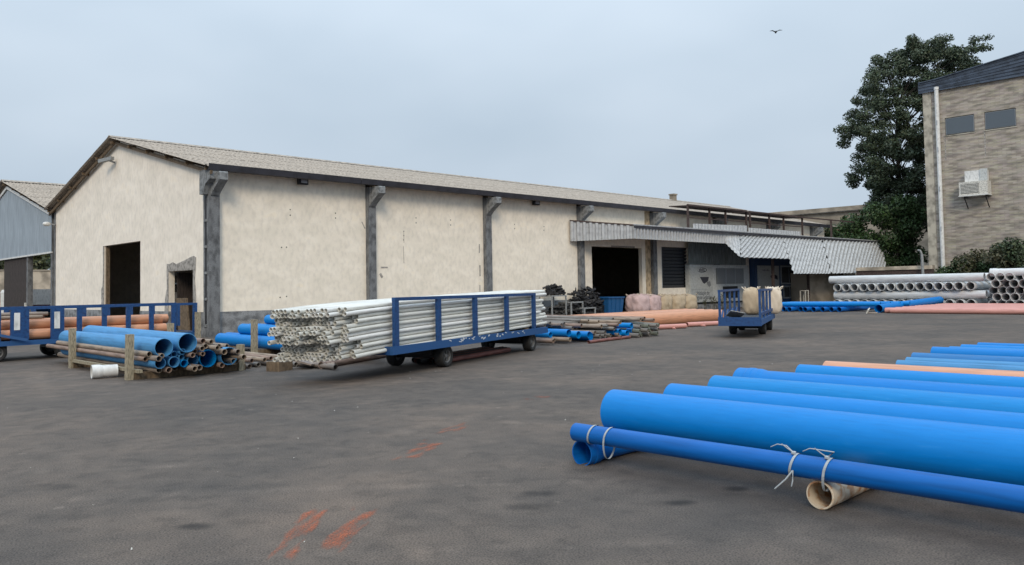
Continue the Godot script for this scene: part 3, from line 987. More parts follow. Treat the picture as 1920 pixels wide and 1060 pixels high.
func lettering(text: String, height: float, m: Material, parent: Node, at: Vector3, called := "lettering") -> void:
	var t := TextMesh.new()
	var f := SystemFont.new()
	f.font_names = PackedStringArray(["Droid Sans"])
	t.font = f
	t.text = text
	t.font_size = 32
	t.pixel_size = height / 32.0
	t.depth = 0.008
	t.horizontal_alignment = HORIZONTAL_ALIGNMENT_LEFT
	t.vertical_alignment = VERTICAL_ALIGNMENT_BOTTOM
	part(called, t, m, parent, at)


func booths() -> void:
	var b := thing("chiller_cabinet", "pale grey chiller cabinet with printed door and long grille under the canopy", "cabinet", Vector3(29.26, 0, 0.12))
	slab("body", Vector3(0, 0.42, -0.31), Vector3(7.0, 2.7, 0), M.cabinet, b)
	slab("base", Vector3(0.05, 0.30, -0.3), Vector3(6.95, 0.42, -0.05), M.black, b)
	slab("footing", Vector3(0.1, 0, -0.3), Vector3(6.9, 0.30, -0.02), M.plinth, b)
	for y in [[0.44, 1.19], [1.21, 2.14], [2.16, 2.60]]:
		slab("door_panel", Vector3(0.04, y[0], 0.0), Vector3(2.5, y[1], 0.03), M.cabinet_panel, b)
	lettering("Unidade de", 0.30, M.dark_print, b, Vector3(0.55, 0.80, 0.032))
	lettering("Água Gelada", 0.30, M.dark_print, b, Vector3(0.55, 0.54, 0.032))
	# emblem in the top panel: a flat dark oval swoosh
	var ring := Mb.new()
	for k in 22:
		var a0 := -2.9 + k * 0.24
		var a1 := a0 + 0.24
		var th := 0.05 * sin(PI * (k + 0.5) / 22.0) + 0.012
		var c0 := Vector3(cos(a0) * 0.55, sin(a0) * 0.15, 0)
		var c1 := Vector3(cos(a1) * 0.55, sin(a1) * 0.15, 0)
		var m0 := Vector3(cos(a0) * (0.55 - th), sin(a0) * (0.15 - th), 0)
		var m1 := Vector3(cos(a1) * (0.55 - th), sin(a1) * (0.15 - th), 0)
		ring.quad(c0, c1, m1, m0)
	part("emblem", ring.mesh(), M.dark_print, b, Vector3(1.3, 2.38, 0.034))
	for k in 5: slab("emblem_stroke", Vector3(0.98 + k * 0.13, 2.30, 0.03), Vector3(1.05 + k * 0.13, 2.44 + 0.03 * (k % 2), 0.036), M.dark_print, b)
	# dark map-like print in the middle panel
	part("print", prism(PackedVector2Array([Vector2(-0.5, 0.22), Vector2(0.5, 0.22), Vector2(0.42, -0.02), Vector2(-0.02, -0.2), Vector2(-0.2, -0.12)]), 0.006), M.dark_print, b, Vector3(1.55, 1.74, 0.034))
	part("print", prism(PackedVector2Array([Vector2(-0.2, 0.1), Vector2(0.22, 0.14), Vector2(0.3, -0.12), Vector2(0.1, -0.22), Vector2(-0.1, -0.1)]), 0.006), M.print_grey, b, Vector3(1.98, 1.56, 0.033))
	var gr := slab("grille", Vector3(2.95, 1.52, 0.0), Vector3(6.3, 2.5, 0.03), M.grille, b)
	for k in 16:
		part("slat", box(3.3, 0.022, 0.02), M.frame_grey, gr, Vector3(0, -0.45 + k * 0.06, 0.025))
	for x in [-0.58, 0.55]:
		part("mullion", box(0.04, 0.98, 0.05), M.frame_grey, gr, Vector3(x, 0, 0.03))
	slab("vent_opening", Vector3(3.7, 0.62, 0.0), Vector3(5.5, 1.36, 0.025), M.black, b)
	# green ribbed sheet between cabinet and canopy
	var s := thing("ribbed_screen", "dark green-grey ribbed metal screen above the chiller cabinet", "screen", Vector3(29.26, 2.72, 0.06))
	part("sheet", ribbed([Vector3(0, 1.35, 0), Vector3(6.7, 1.35, 0)], [Vector3(0, 0, 0), Vector3(6.7, 0, 0)], 0.22, 0.04), M.clad_green, s)
	# second cabinet with blue framed windows
	var c := thing("control_booth", "shaded booth with blue framed windows beyond the chiller cabinet", "booth", Vector3(36.9, 0, 0.3))
	slab("body", Vector3(0, 0.2, -0.48), Vector3(7.4, 3.2, -0.1), M.frame_blue, c)
	slab("door_panel", Vector3(0.35, 0.35, -0.1), Vector3(3.3, 2.7, -0.04), M.cabinet_panel, c)
	part("print", prism(PackedVector2Array([Vector2(-0.5, 0.1), Vector2(-0.1, 0.22), Vector2(0.5, 0.12), Vector2(0.55, -0.15), Vector2(0.1, -0.08), Vector2(-0.3, -0.1)]), 0.006), M.dark_print, c, Vector3(2.5, 1.9, -0.03))
	for k in 5: slab("emblem_stroke", Vector3(0.98 + k * 0.2, 2.33, -0.04), Vector3(1.1 + k * 0.2, 2.42 + 0.03 * (k % 2), -0.034), M.print_grey, c)
	for win in [[3.6, 1.42, 7.1, 2.72], [3.9, 0.42, 6.6, 1.32]]:
		var fr := slab("window_frame", Vector3(win[0], win[1], -0.1), Vector3(win[2], win[3], -0.05), M.frame_grey, c)
		var ww: float = (win[2] - win[0] - 0.4) / 3
		for k in 3:
			part("pane", box(ww, win[3] - win[1] - 0.2, 0.02), M.glass, fr, Vector3(-(win[2] - win[0]) / 2 + 0.1 + ww * 0.5 + k * (ww + 0.1), 0, 0.03))
	slab("skirting", Vector3(3.5, 0.1, -0.1), Vector3(7.15, 0.4, -0.03), M.blue_paint, c)
	var ch := thing("metal_stool", "pale metal stool standing before the blue framed booth", "stool", Vector3(39.6, 0, 2.3))
	slab("seat", Vector3(-0.25, 0.95, -0.2), Vector3(0.25, 1.0, 0.2), M.white_dirty, ch)
	for x in [-0.22, 0.22]:
		for z in [-0.17, 0.17]: slab("leg", Vector3(x - 0.03, 0, z - 0.03), Vector3(x + 0.03, 0.95, z + 0.03), M.white_dirty, ch)
	var t := thing("concrete_tank", "tan concrete wall below the hung canopy sheets", "wall", Vector3(41.8, 0, 1.5))
	slab("wall", Vector3(0, 0, -1.2), Vector3(4.6, 2.2, 0), M.far_wall, t)
	slab("wall", Vector3(4.7, 0, -1.2), Vector3(10.0, 2.05, -0.4), M.rust, t)


# ---------------------------------------------------------------- pipes
# one pipe from p0 to p1; the bell, if any, is at p0
func pipe(called: String, label: String, group: String, p0: Vector3, p1: Vector3, ro: float, wall: float, m: Material, seg := 20, bell := 0.0) -> MeshInstance3D:
	var o := part(called, tube(ro, ro - wall, snappedf((p1 - p0).length(), 0.05), seg, bell), m)
	o.position = p0
	o.basis = toward(p1 - p0, rng.randf() * TAU)
	tag(o, label, "pipe", group)
	return o


func yard_pipes() -> void:
	rng.seed = 61
	# dunnage on the asphalt
	var d1 := pipe("support_pipe", "short blue pipe on the asphalt under the front blue pipe end", "", Vector3(-6.72, 0.096, 22.14), Vector3(-2.72, 0.096, 22.16), 0.095, 0.011, M.blue_deep, 32, 0.16)
	d1.rotation.z = 0
	pipe("support_pipe", "scuffed tan pipe on the asphalt propping up the blue pipes", "", Vector3(-6.73, 0.096, 24.2), Vector3(-2.73, 0.096, 24.22), 0.095, 0.012, M.tan_rusty, 32)
	pipe("support_pipe", "blue support pipe under the middle of the blue pipe row", "", Vector3(-2.6, 0.096, 22.2), Vector3(1.4, 0.096, 22.25), 0.095, 0.011, M.blue_deep, 24)
	pipe("support_pipe", "tan support pipe under the middle of the blue pipe row", "", Vector3(-2.6, 0.096, 24.25), Vector3(1.4, 0.096, 24.25), 0.095, 0.011, M.tan[0], 24)
	pipe("support_pipe", "blue support pipe under the farthest blue pipes", "", Vector3(1.5, 0.096, 22.4), Vector3(6.5, 0.096, 22.4), 0.095, 0.011, M.blue_deep, 24)
	# the row itself: x, radius, start z, bell, material, label
	var row := [
		[-6.715, 0.0755, 22.07, 0.0, M.blue_deep, "slim deep blue pipe tied with grey strapping in front of the row"],
		[-6.18, 0.190, 22.06, 0.0, M.blue[0], "thickest bright blue pipe behind the strapped slim pipe"],
		[-5.20, 0.169, 22.02, 0.0, M.blue[0], "blue pipe directly behind the thickest blue pipe"],
		[-4.36, 0.171, 22.0, 0.0, M.blue[3], "paler blue pipe, third large one of the row"],
		[-3.80, 0.180, 21.98, 0.26, M.blue[1], "blue pipe with a socket collar at its end"],
		[-2.38, 0.151, 22.0, 0.0, M.blue[2], "blue pipe next to the single orange pipe"],
		[-1.68, 0.146, 22.02, 0.0, M.orange[2], "single pale orange pipe among the blue pipes"],
		[0.30, 0.082, 22.2, 0.0, M.blue_faded, "faded light blue pipe just behind the orange pipe"],
		[0.62, 0.092, 22.22, 0.0, M.blue_faded, "second faded light blue pipe behind the orange pipe"],
		[0.94, 0.114, 22.2, 0.0, M.teal, "teal blue pipe behind the faded light blue pipes"],
		[1.82, 0.130, 22.2, 0.0, M.blue[1], "blue pipe behind the teal pipe"],
		[2.15, 0.125, 22.35, 0.0, M.blue[2], "blue pipe lying against the pipe behind the teal one"],
		[3.1, 0.11, 22.25, 0.0, M.blue[0], "blue pipe last but one at the back of the row"],
		[4.21, 0.092, 22.2, 0.0, M.blue[1], "farthest blue pipe at the back of the row"],
	]
	for r in row:
		var o := pipe("blue_pipe" if r[4] != M.orange[2] else "orange_pipe", r[5], "pipes of the front row", Vector3(r[0], 0.191 + r[1], r[2]), Vector3(r[0], 0.191 + r[1], r[2] + 6.0), r[1], 0.012, r[4], 48, r[3])
		o.basis = toward(Vector3(0, 0, 1), 0.4 + r[0])
	# strapping round the slim pipe and its supports
	strap_loop("strap", "grey plastic strap round the slim pipe near its end", Vector3(-6.715, 0.2665, 22.27), 0.0765, 0.0, false)
	strap_loop("strap", "grey plastic strap tying the slim pipe down to the short blue pipe", Vector3(-6.715, 0.2665, 22.44), 0.0765, 0.17, false)
	strap_loop("strap", "grey plastic strap with loose knotted tails on the slim pipe", Vector3(-6.715, 0.2665, 24.03), 0.0765, 0.0, true)
	strap_loop("strap", "grey plastic strap tying the slim pipe to the tan pipe", Vector3(-6.715, 0.2665, 24.26), 0.0765, 0.13, true)


func strap_loop(called: String, label: String, c: Vector3, r: float, down: float, tails: bool) -> void:
	var t := thing(called, label, "strap", c, 0.0, "straps on the slim blue pipe")
	var mb := Mb.new()
	var w := 0.0085
	var pts := []
	var cnt := 36
	for k in cnt + 1:
		var a := TAU * k / cnt
		var p := Vector3(cos(a), sin(a), 0) * (r + 0.002)
		if down > 0 and sin(a) < -0.1:
			p.y = -(r * 0.1) - (-sin(a)) * down
			p.x = cos(a) * r * 1.08
		p.z = 0.02 * sin(a * 1.0)
		pts.append(p)
	for k in cnt:
		var a: Vector3 = pts[k]
		var b: Vector3 = pts[k + 1]
		var z := Vector3(0, 0, w)
		var nrm := Vector3(a.x, a.y, 0).normalized() * 0.003
		mb.quad(a - z, b - z, b + z, a + z)
		mb.quad(a - z + nrm, a + z + nrm, b + z + nrm, b - z + nrm)
	part("band", mb.mesh(), M.strap, t)
	if tails:
		part("knot", sack(Vector3(0.03, 0.022, 0.03), 3), M.strap, t, Vector3(-0.02, r - 0.002, 0))
		part("tail", limb_mesh([Vector3(-0.02, r + 0.01, 0), Vector3(-0.02, r + 0.05, 0.05 if down > 0 else -0.05), Vector3(-0.03, r + 0.055, 0.0 - 0.11), Vector3(-0.03, r + 0.03, -0.16)], [0.005, 0.005, 0.004, 0.003], 5), M.strap, t)
		part("tail", limb_mesh([Vector3(-0.02, r + 0.01, 0), Vector3(-0.05, r + 0.04, -0.03), Vector3(-0.07, r + 0.07, -0.06)], [0.005, 0.004, 0.003], 5), M.strap, t)
		if down == 0:
			part("tail", limb_mesh([Vector3(-r - 0.005, -0.02, 0.02), Vector3(-r - 0.03, -0.08, -0.02), Vector3(-r - 0.05, -0.15, -0.09)], [0.007, 0.006, 0.005], 5), M.strap, t)
			part("tail", limb_mesh([Vector3(-r - 0.005, -0.02, 0.02), Vector3(-r - 0.03, -0.08, 0.03), Vector3(-r - 0.03, -0.12, 0.02)], [0.006, 0.005, 0.004], 5), M.strap, t)


# pipes piled in the near timber rack and beside it
func rack_pipes() -> void:
	rng.seed = 71
	# timber rack
	var r := thing("timber_rack", "timber post rack holding the blue and tan pipes nearest the camera on the left", "rack")
	for p in [[-6.74, 11.77, 0.80], [-6.66, 8.31, 0.82], [-4.72, 11.85, 0.5], [-4.66, 8.35, 0.84]]:
		var post := slab("post", Vector3(p[0] - 0.055, 0, p[1] - 0.06), Vector3(p[0] + 0.055, p[2], p[1] + 0.06), M.timber, r)
		post.rotation = Vector3(0.0, 0.05, rng.randf_range(-0.02, 0.02))
	for z in [8.31, 11.77]:
		slab("bearer", Vector3(-6.68, 0.0, z - 0.08), Vector3(-4.6, 0.12, z + 0.06), M.timber_dark, r)
	slab("rail", Vector3(-6.68, 0.125, 8.1), Vector3(-6.60, 0.18, 12.0), M.timber, r)
	var r2 := thing("timber_rack", "timber post rack behind, holding blue pipes near the white pipe ends", "rack")
	for p in [[-2.89, 8.82, 0.86], [-2.74, 5.35, 1.0]]:
		slab("post", Vector3(p[0] - 0.06, 0, p[1] - 0.06), Vector3(p[0] + 0.06, p[2], p[1] + 0.06), M.timber, r2)
		slab("bearer", Vector3(p[0] + 0.06, 0.0, p[1] - 0.08), Vector3(p[0] + 2.2, 0.14, p[1] + 0.06), M.timber_dark, r2)
	# large pipes on top
	pipe("blue_pipe", "large blue pipe on top of the near rack, front one", "", Vector3(-6.33, 0.56, 12.25), Vector3(-6.33, 0.56, 6.75), 0.164, 0.012, M.blue_faded, 28)
	var bent := pipe("blue_pipe", "large blue pipe on top of the near rack, rear one with flattened end", "", Vector3(-5.93, 0.62, 12.3), Vector3(-5.98, 0.66, 7.2), 0.172, 0.012, M.blue_faded, 28)
	bent.set_meta("label", "large blue pipe on top of the near rack, rear one")
	var blues := [[-6.39, 0.29, 0.098], [-6.14, 0.29, 0.098], [-5.95, 0.25, 0.068], [-5.76, 0.29, 0.104], [-5.48, 0.30, 0.16], [-5.11, 0.32, 0.165], [-6.10, 0.42, 0.055], [-5.98, 0.46, 0.055], [-5.97, 0.36, 0.052]]
	for b in blues:
		var z := rng.randf_range(12.12, 12.3)
		pipe("blue_pipe", "dusty blue pipe with open end low in the near rack", "blue pipes in the near rack", Vector3(b[0], b[1], z), Vector3(b[0] + rng.randf_range(-0.04, 0.04), b[1], z - 5.4), b[2], 0.009, M.blue_faded if rng.randf() < 0.6 else M.blue[3], 24)
	var tans := [[-5.54, 0.62], [-5.41, 0.60], [-5.53, 0.53], [-5.65, 0.50], [-5.76, 0.45], [-5.87, 0.40], [-5.63, 0.40], [-5.42, 0.50], [-5.30, 0.52], [-5.30, 0.42], [-5.20, 0.46], [-5.08, 0.50], [-5.0, 0.40], [-4.93, 0.30], [-5.02, 0.22], [-4.91, 0.20], [-6.36, 0.16], [-6.24, 0.16], [-6.03, 0.16], [-5.85, 0.16], [-5.75, 0.17], [-5.64, 0.16], [-6.52, 0.45], [-6.46, 0.38], [-6.54, 0.36], [-6.38, 0.42], [-5.34, 0.16], [-5.24, 0.16], [-4.83, 0.22]]
	for b in tans:
		var z := rng.randf_range(11.95, 12.45)
		pipe("tan_pipe", "thin tan conduit pipe in the near timber rack", "tan pipes in the near rack", Vector3(b[0], b[1], z), Vector3(b[0] + rng.randf_range(-0.05, 0.05), b[1] + rng.randf_range(-0.01, 0.02), z - rng.randf_range(5.2, 5.9)), rng.randf_range(0.04, 0.054), 0.008, M.tan[rng.randi() % 3], 14)
	# thin tan pipes spilling beside the rack, by the offcut boards
	for k in 9:
		var x := -4.45 + k * 0.13
		var z := rng.randf_range(11.2, 12.1)
		pipe("tan_pipe", "thin brown conduit lying on the ground between rack and white pipes", "brown conduits on the ground", Vector3(x, 0.05 + 0.09 * (k % 2), z), Vector3(x + 0.1, 0.05 + 0.09 * (k % 2), z - 5.2), 0.045, 0.007, M.tan[(k + 1) % 4], 14)
	# blue pipes in the farther rack
	for b in [[-2.55, 0.30, 0.155, 6.3], [-2.2, 0.30, 0.15, 6.0], [-1.85, 0.30, 0.15, 6.2], [-2.38, 0.57, 0.14, 7.2], [-2.05, 0.57, 0.13, 7.0], [-2.2, 0.82, 0.12, 8.2]]:
		pipe("blue_pipe", "smooth blue pipe in the farther timber rack", "blue pipes in the farther rack", Vector3(b[0], b[1], b[3]), Vector3(b[0], b[1], b[3] + 6.0), b[2], 0.01, M.blue[rng.randi() % 3], 26)
	for k in 5:
		pipe("tan_pipe", "pale tan pipe below the blue pipes of the farther rack", "pale pipes under the farther rack", Vector3(-3.1 - 0.12 * k, 0.06, 7.2 + 0.3 * k), Vector3(-3.1 - 0.12 * k, 0.06, 12.6 + 0.2 * k), 0.05, 0.007, M.tan[k % 3], 14)
	# offcuts
	var e := thing("white_collar", "loose white pipe collar on the ground by the near rack post", "pipe fitting", Vector3(-7.12, 0.125, 11.0), 0.0)
	var mb := Mb.new()
	revolve(mb, [Vector2(0.10, 0.42), Vector2(0.10, 0.16), Vector2(0.112, 0.1), Vector2(0.112, 0), Vector2(0.124, 0), Vector2(0.124, 0.12), Vector2(0.11, 0.18), Vector2(0.11, 0.42), Vector2(0.10, 0.42)], 28)
	var cl := part("socket", mb.mesh(), M.white, e)
	cl.rotation.y = deg_to_rad(81)
	var bd := thing("offcut_board", "weathered board leaning off a timber block by the white pipe ends", "board", Vector3(-3.75, 0.0, 12.4), 0.4)
	var bb := part("board", box(0.75, 0.03, 0.4), M.tan[1], bd, Vector3(0.1, 0.1, 0.1))
	bb.rotation = Vector3(0.25, 0.3, -0.1)
	part("block", box(0.4, 0.18, 0.3), M.timber_dark, bd, Vector3(-0.5, 0.09, -0.1))


# ---------------------------------------------------------------- trailers
func wheel_part(parent: Node3D, at: Vector3, r: float, wd: float, spokes: bool) -> void:
	var w := Node3D.new()
	w.name = "wheel"
	parent.add_child(w, true)
	w.position = at
	var k := "wheel%.3f" % r
	if not cache.has(k):
		var mb := Mb.new()
		revolve(mb, [Vector2(r * 0.58, -wd * 0.40), Vector2(r * 0.80, -wd * 0.52), Vector2(r * 0.93, -wd * 0.48), Vector2(r * 0.99, -wd * 0.34), Vector2(r, -wd * 0.12), Vector2(r * 0.975, -wd * 0.1), Vector2(r * 0.975, -wd * 0.04), Vector2(r, 0), Vector2(r, wd * 0.12), Vector2(r * 0.99, wd * 0.34), Vector2(r * 0.93, wd * 0.48), Vector2(r * 0.80, wd * 0.52), Vector2(r * 0.58, wd * 0.40), Vector2(r * 0.58, -wd * 0.40)], 32)
		cache[k] = mb.mesh()
		var rm := Mb.new()
		revolve(rm, [Vector2(0.0, -wd * 0.2), Vector2(r * 0.5, -wd * 0.2), Vector2(r * 0.59, -wd * 0.42), Vector2(r * 0.59, wd * 0.42), Vector2(r * 0.52, wd * 0.36), Vector2(r * 0.46, wd * 0.1), Vector2(r * 0.22, wd * 0.14), Vector2(r * 0.18, wd * 0.34), Vector2(0.0, wd * 0.36)], 28)
		for s in 5:
			var a := TAU * s / 5
			rm.cube(Transform3D(Basis(Vector3(0, 0, 1), a), Vector3(cos(a), sin(a), 0) * r * 0.34 + Vector3(0, 0, wd * 0.22)), Vector3(r * 0.36, r * 0.12, wd * 0.12))
		cache[k + "rim"] = rm.mesh()
	part("tyre", cache[k], M.rubber, w)
	part("rim", cache[k + "rim"], M.rim, w)
	if at.z < -0.5: w.rotation.y = PI


# trailer with its near side at local z = 0, floor frame between y0 and y1, posts up to top
func stake_trailer(label: String, at: Vector3, turn: float, x0: float, x1: float, width: float, y0: float, y1: float, top: float, near: Array, far: Array, wheels: Array, post := 0.085, rails := true, well := 0.0) -> Node3D:
	var t := thing("stake_trailer", label, "trailer", at, turn)
	slab("side_beam", Vector3(x0, y0, -0.06), Vector3(x1, y1, 0.0), M.blue_worn, t)
	slab("side_beam", Vector3(x0, y0, -width), Vector3(x1, y1, -width + 0.06), M.blue_worn, t)
	slab("end_beam", Vector3(x0, y0, -width + 0.06), Vector3(x0 + 0.07, y1, -0.06), M.blue_paint, t)
	slab("end_beam", Vector3(x1 - 0.07, y0, -width + 0.06), Vector3(x1, y1, -0.06), M.blue_paint, t)
	var cnt := int((x1 - x0) / 0.28)
	for k in cnt:
		var a := x0 + 0.08 + (x1 - x0 - 0.16) * k / cnt
		slab("deck_board", Vector3(a, y1 - 0.05 - well, -width + 0.062), Vector3(a + (x1 - x0 - 0.16) / cnt - 0.015, y1 - 0.012 - well, -0.062), M.deck, t)
	for side in [[near, 0.0], [far, -width]]:
		var z: float = side[1]
		for x in side[0]:
			slab("post", Vector3(x - post / 2, y1, z - (0.075 if z == 0.0 else -0.005)), Vector3(x + post / 2, top - 0.06, z - (0.015 if z == 0.0 else -0.065)), M.blue_paint, t)
		if rails and side[0].size() > 1:
			slab("top_rail", Vector3(side[0][0] - post / 2, top - 0.06, z - (0.08 if z == 0.0 else 0.0)), Vector3(side[0][-1] + post / 2, top, z - (0.01 if z == 0.0 else -0.07)), M.blue_paint, t)
	for w in wheels:
		wheel_part(t, Vector3(w, 0.212, -0.16), 0.212, 0.2, true)
		wheel_part(t, Vector3(w, 0.212, -width + 0.16), 0.212, 0.2, true)
		slab("axle", Vector3(w - 0.035, 0.17, -width + 0.2), Vector3(w + 0.035, 0.24, -0.2), M.black, t)
		slab("axle_mount", Vector3(w - 0.25, 0.24, -width + 0.3), Vector3(w + 0.25, y0, -0.3), M.black, t)
	return t


func white_load() -> void:
	var turn := atan2(0.331, 0.944)
	var bx := Basis(Vector3.UP, turn)
	var at := Vector3(-2.0, 0, 14.81) + bx * Vector3(0.07, 0, 0)
	var t := stake_trailer("long blue stake trailer loaded with a high stack of white pipes", at, turn, -1.9, 4.75, 1.42, 0.39, 0.53, 1.37, [-1.74, -0.32, 1.12, 2.58, 4.03], [], [0.04, 4.0], 0.125, true, 0.10)
	for x in [-1.74, -0.32, 1.12, 2.58, 4.03]:
		slab("post", Vector3(x - 0.06, 0.53, -1.415), Vector3(x + 0.06, 1.2, -1.355), M.blue_paint, t)
	rng.seed = 81
	# chipped paint on the side beam
	for k in 26:
		var c := part("paint_chip", box(rng.randf_range(0.03, 0.12), rng.randf_range(0.008, 0.03), 0.006), M.chip, t, Vector3(rng.randf_range(-0.2, 3.9), rng.randf_range(0.46, 0.525), 0.001))
		c.rotation.z = rng.randf_range(-0.3, 0.3)
	var r := 0.0365
	var rows := 12
	for j in rows:
		var cols := 17 if j % 2 == 0 else 16
		var layer := j / 2
		var wave := 0.16 * sin(layer * 1.9) - 0.05 * layer
		for i in cols:
			var z := -0.12 - r - (i + (0.5 if j % 2 else 0.0)) * r * 2.03
			if j == rows - 1 and (i % 6 == 4): continue
			var back := -3.0 + wave * 0.8 + rng.randf_range(-0.045, 0.045) + (0.28 if i < 2 else 0.0) - 0.014 * i + 0.06 * sin(i * 0.7 + layer * 2.0)
			var fwd := 4.75 + rng.randf_range(-0.15, 0.28) + 0.1 * sin(layer * 1.3)
			back = snappedf(back, 0.06)
			fwd = snappedf(fwd, 0.2)
			var o := part("white_pipe", sagging_tube(r, r - 0.0045, back, fwd, -1.0, 0.010, 10), M.white_pipe[rng.randi() % 3])
			tag(o, "white plastic pipe stacked on the long blue stake trailer", "pipe", "white pipes on the trailer")
			o.position = at + bx * Vector3(0, 0.482 + r + j * 0.0715 + 0.006 * sin(i * 0.8 + layer), z)
			o.basis = bx * Basis(Vector3(0, 0, 1), 0.020) * Basis(Vector3(0, 0, -1), Vector3(0, 1, 0), Vector3(1, 0, 0))
	for x in [-1.4, 0.4, 2.2, 3.8]:
		slab("load_bearer", Vector3(x - 0.05, 0.415, -1.34), Vector3(x + 0.05, 0.478 + x * 0.02, -0.09), M.timber_dark, t)
	under_load(at, bx)
	# pipes on the ground under the trailer's loaded end
	for k in 3:
		var p := Vector3(-3.62 + 0.25 * k, 0.072, 12.95 - 0.35 * k)
		pipe("maroon_pipe", "maroon pipe on the ground under the white pipe ends", "maroon pipes under the trailer", p, p + bx * Vector3(2.6, 0, -0.3), 0.07 - 0.012 * k, 0.01, M.maroon if k else M.tan[2], 18)


func under_load(at: Vector3, bx: Basis) -> void:
	for k in 6:
		var p := at + bx * Vector3(0.35 + 0.12 * (k % 3), 0.06, -0.5 - 0.14 * k)
		pipe("dark_conduit", "dark conduit lying on the ground between the wheels of the loaded trailer", "dark conduits under the trailer", p, p + bx * Vector3(3.2, 0, 0.02), 0.055, 0.007, M.scrap_grey if k % 2 else M.maroon, 14)


func small_trailer() -> void:
	var turn := atan2(0.39, 0.92)
	var dir := Vector3(0.92, 0, -0.39).normalized()
	var sidev := Vector3(0.39, 0, 0.92).normalized()
	var at := Vector3(8.15, 0, 15.25) + sidev * 0.58
	var t := stake_trailer("blue stake trailer carrying two bags, standing in mid yard", at, turn, 0.0, 4.8, 1.16, 0.36, 0.52, 1.34, [0.08, 1.2, 2.35, 3.5, 4.7], [0.08, 1.2, 2.35, 3.5, 4.7], [1.95, 4.2], 0.09)
	slab("end_board", Vector3(-0.03, 0.34, -1.16), Vector3(0.0, 0.58, 0.0), M.blue_paint, t)
	slab("lower_rail", Vector3(0.05, 0.62, -0.07), Vector3(4.75, 0.70, -0.015), M.blue_paint, t)
	var lid := part("steel_plate", box(0.7, 0.02, 0.4), M.steel, t, Vector3(0.45, 0.64, -0.75))
	lid.rotation = Vector3(0.2, 0.3, -0.25)
	for k in 4:
		bar("side_brace", Vector3(0.2 + k * 1.12, 0.52, -1.1), Vector3(0.55 + k * 1.12, 0.74, -1.1), 0.04, 0.05, M.blue_paint, t)
	for b in [[4.0, -0.64, 0.54, 0.84, "beige woven sack standing on the mid yard trailer between its stakes", 4], [4.4, -0.02, 0.52, 0.84, "pale woven sack at the far end of the mid yard trailer", 9]]:
		var p: Vector3 = at + dir * b[0] + sidev * b[1]
		bag("woven_sack", b[4], p + Vector3(0, 0.51, 0), Vector3(b[2], b[3], b[2]), turn, M.bag_beige if b[5] == 4 else M.bag_loop, b[5], "")


func bag(called: String, label: String, p: Vector3, s: Vector3, turn: float, m: Material, sd: int, group: String) -> void:
	var b := thing(called, label, "bag", p, turn, group)
	part("body", sack(s, sd, 4.0, 0.10), m, b)
	rng.seed = 900 + sd
	for x in [-0.36, 0.36]:
		for z in [-0.36, 0.36]:
			var c := Vector3(x * s.x, s.y * 0.95, z * s.z)
			var lean := Vector3(rng.randf_range(-0.15, 0.15), 0, rng.randf_range(-0.15, 0.15))
			part("lifting_loop", limb_mesh([c, c + lean * 0.4 + Vector3(0.02, 0.06, 0), c + lean * 0.7 + Vector3(0.07, 0.09, 0.02), c + lean * 0.5 + Vector3(0.12, 0.04, 0.03), c + Vector3(0.12, -0.02, 0.02)], [0.018, 0.016, 0.016, 0.016, 0.018], 6), M.bag_loop, b)


func left_trailer() -> void:
	rng.seed = 91
	var at := Vector3(0, 0, 5.2)
	var near := []
	var far := []
	for k in 13: near.append(-9.6 + k * 0.572)
	for k in 13: far.append(-9.75 + k * 0.585)
	var t := stake_trailer("long blue stake trailer loaded with orange pipes at the left edge", at, 0.0, -9.9, -2.58, 1.5, 0.36, 0.47, 1.25, near, far, [-7.32, -5.9, -3.4], 0.11)
	for x in [-7.62, -6.78]:
		slab("reflector_plate", Vector3(x + 0.62, 0.72, 0.0), Vector3(x + 0.74, 1.12, 0.012), M.white, t)
		slab("sign_post", Vector3(x + 0.56, 0.47, -0.1), Vector3(x + 0.84, 1.2, -0.002), M.blue_paint, t)
	for x in [-7.3, -5.8]:
		bar("foot_brace", Vector3(x, 0.62, 0.0), Vector3(x + 0.55, 0.48, 0.12), 0.05, 0.06, M.blue_worn, t)
	slab("end_gate", Vector3(-2.72, 0.6, -1.4), Vector3(-2.66, 1.2, -1.2), M.blue_paint, t)
	# orange pipes and brown ones above
	for k in 9:
		var row := k / 5
		var z := 4.95 - (k % 5) * 0.27 - 0.13 * row
		pipe("orange_pipe", "orange pipe lying on the left stake trailer", "orange pipes on the left trailer", Vector3(-9.4 + rng.randf_range(-0.2, 0.2), 0.475 + 0.125 + row * 0.225, z), Vector3(-3.4 + rng.randf_range(-0.1, 0.3), 0.475 + 0.125 + row * 0.225, z), 0.125, 0.008, M.orange[k % 2], 20)
	for k in 7:
		pipe("brown_pipe", "thin brown pipe on top of the orange pipes at the left edge", "brown pipes on the left trailer", Vector3(-9.2, 1.0 + 0.07 * (k % 2), 4.75 - k * 0.13), Vector3(-6.1 - rng.randf_range(0, 0.3), 1.0 + 0.07 * (k % 2), 4.75 - k * 0.13), 0.045, 0.006, M.tan[k % 3], 14)
	# board leaning at the small door
	var b := thing("leaning_board", "brown board leaning beside the small doorway", "board", Vector3(-0.7, 0, -0.4))
	var o := part("board", box(0.06, 1.35, 0.85), M.timber_dark, b, Vector3(0.2, 0.67, -0.6))
	o.rotation.z = 0.08


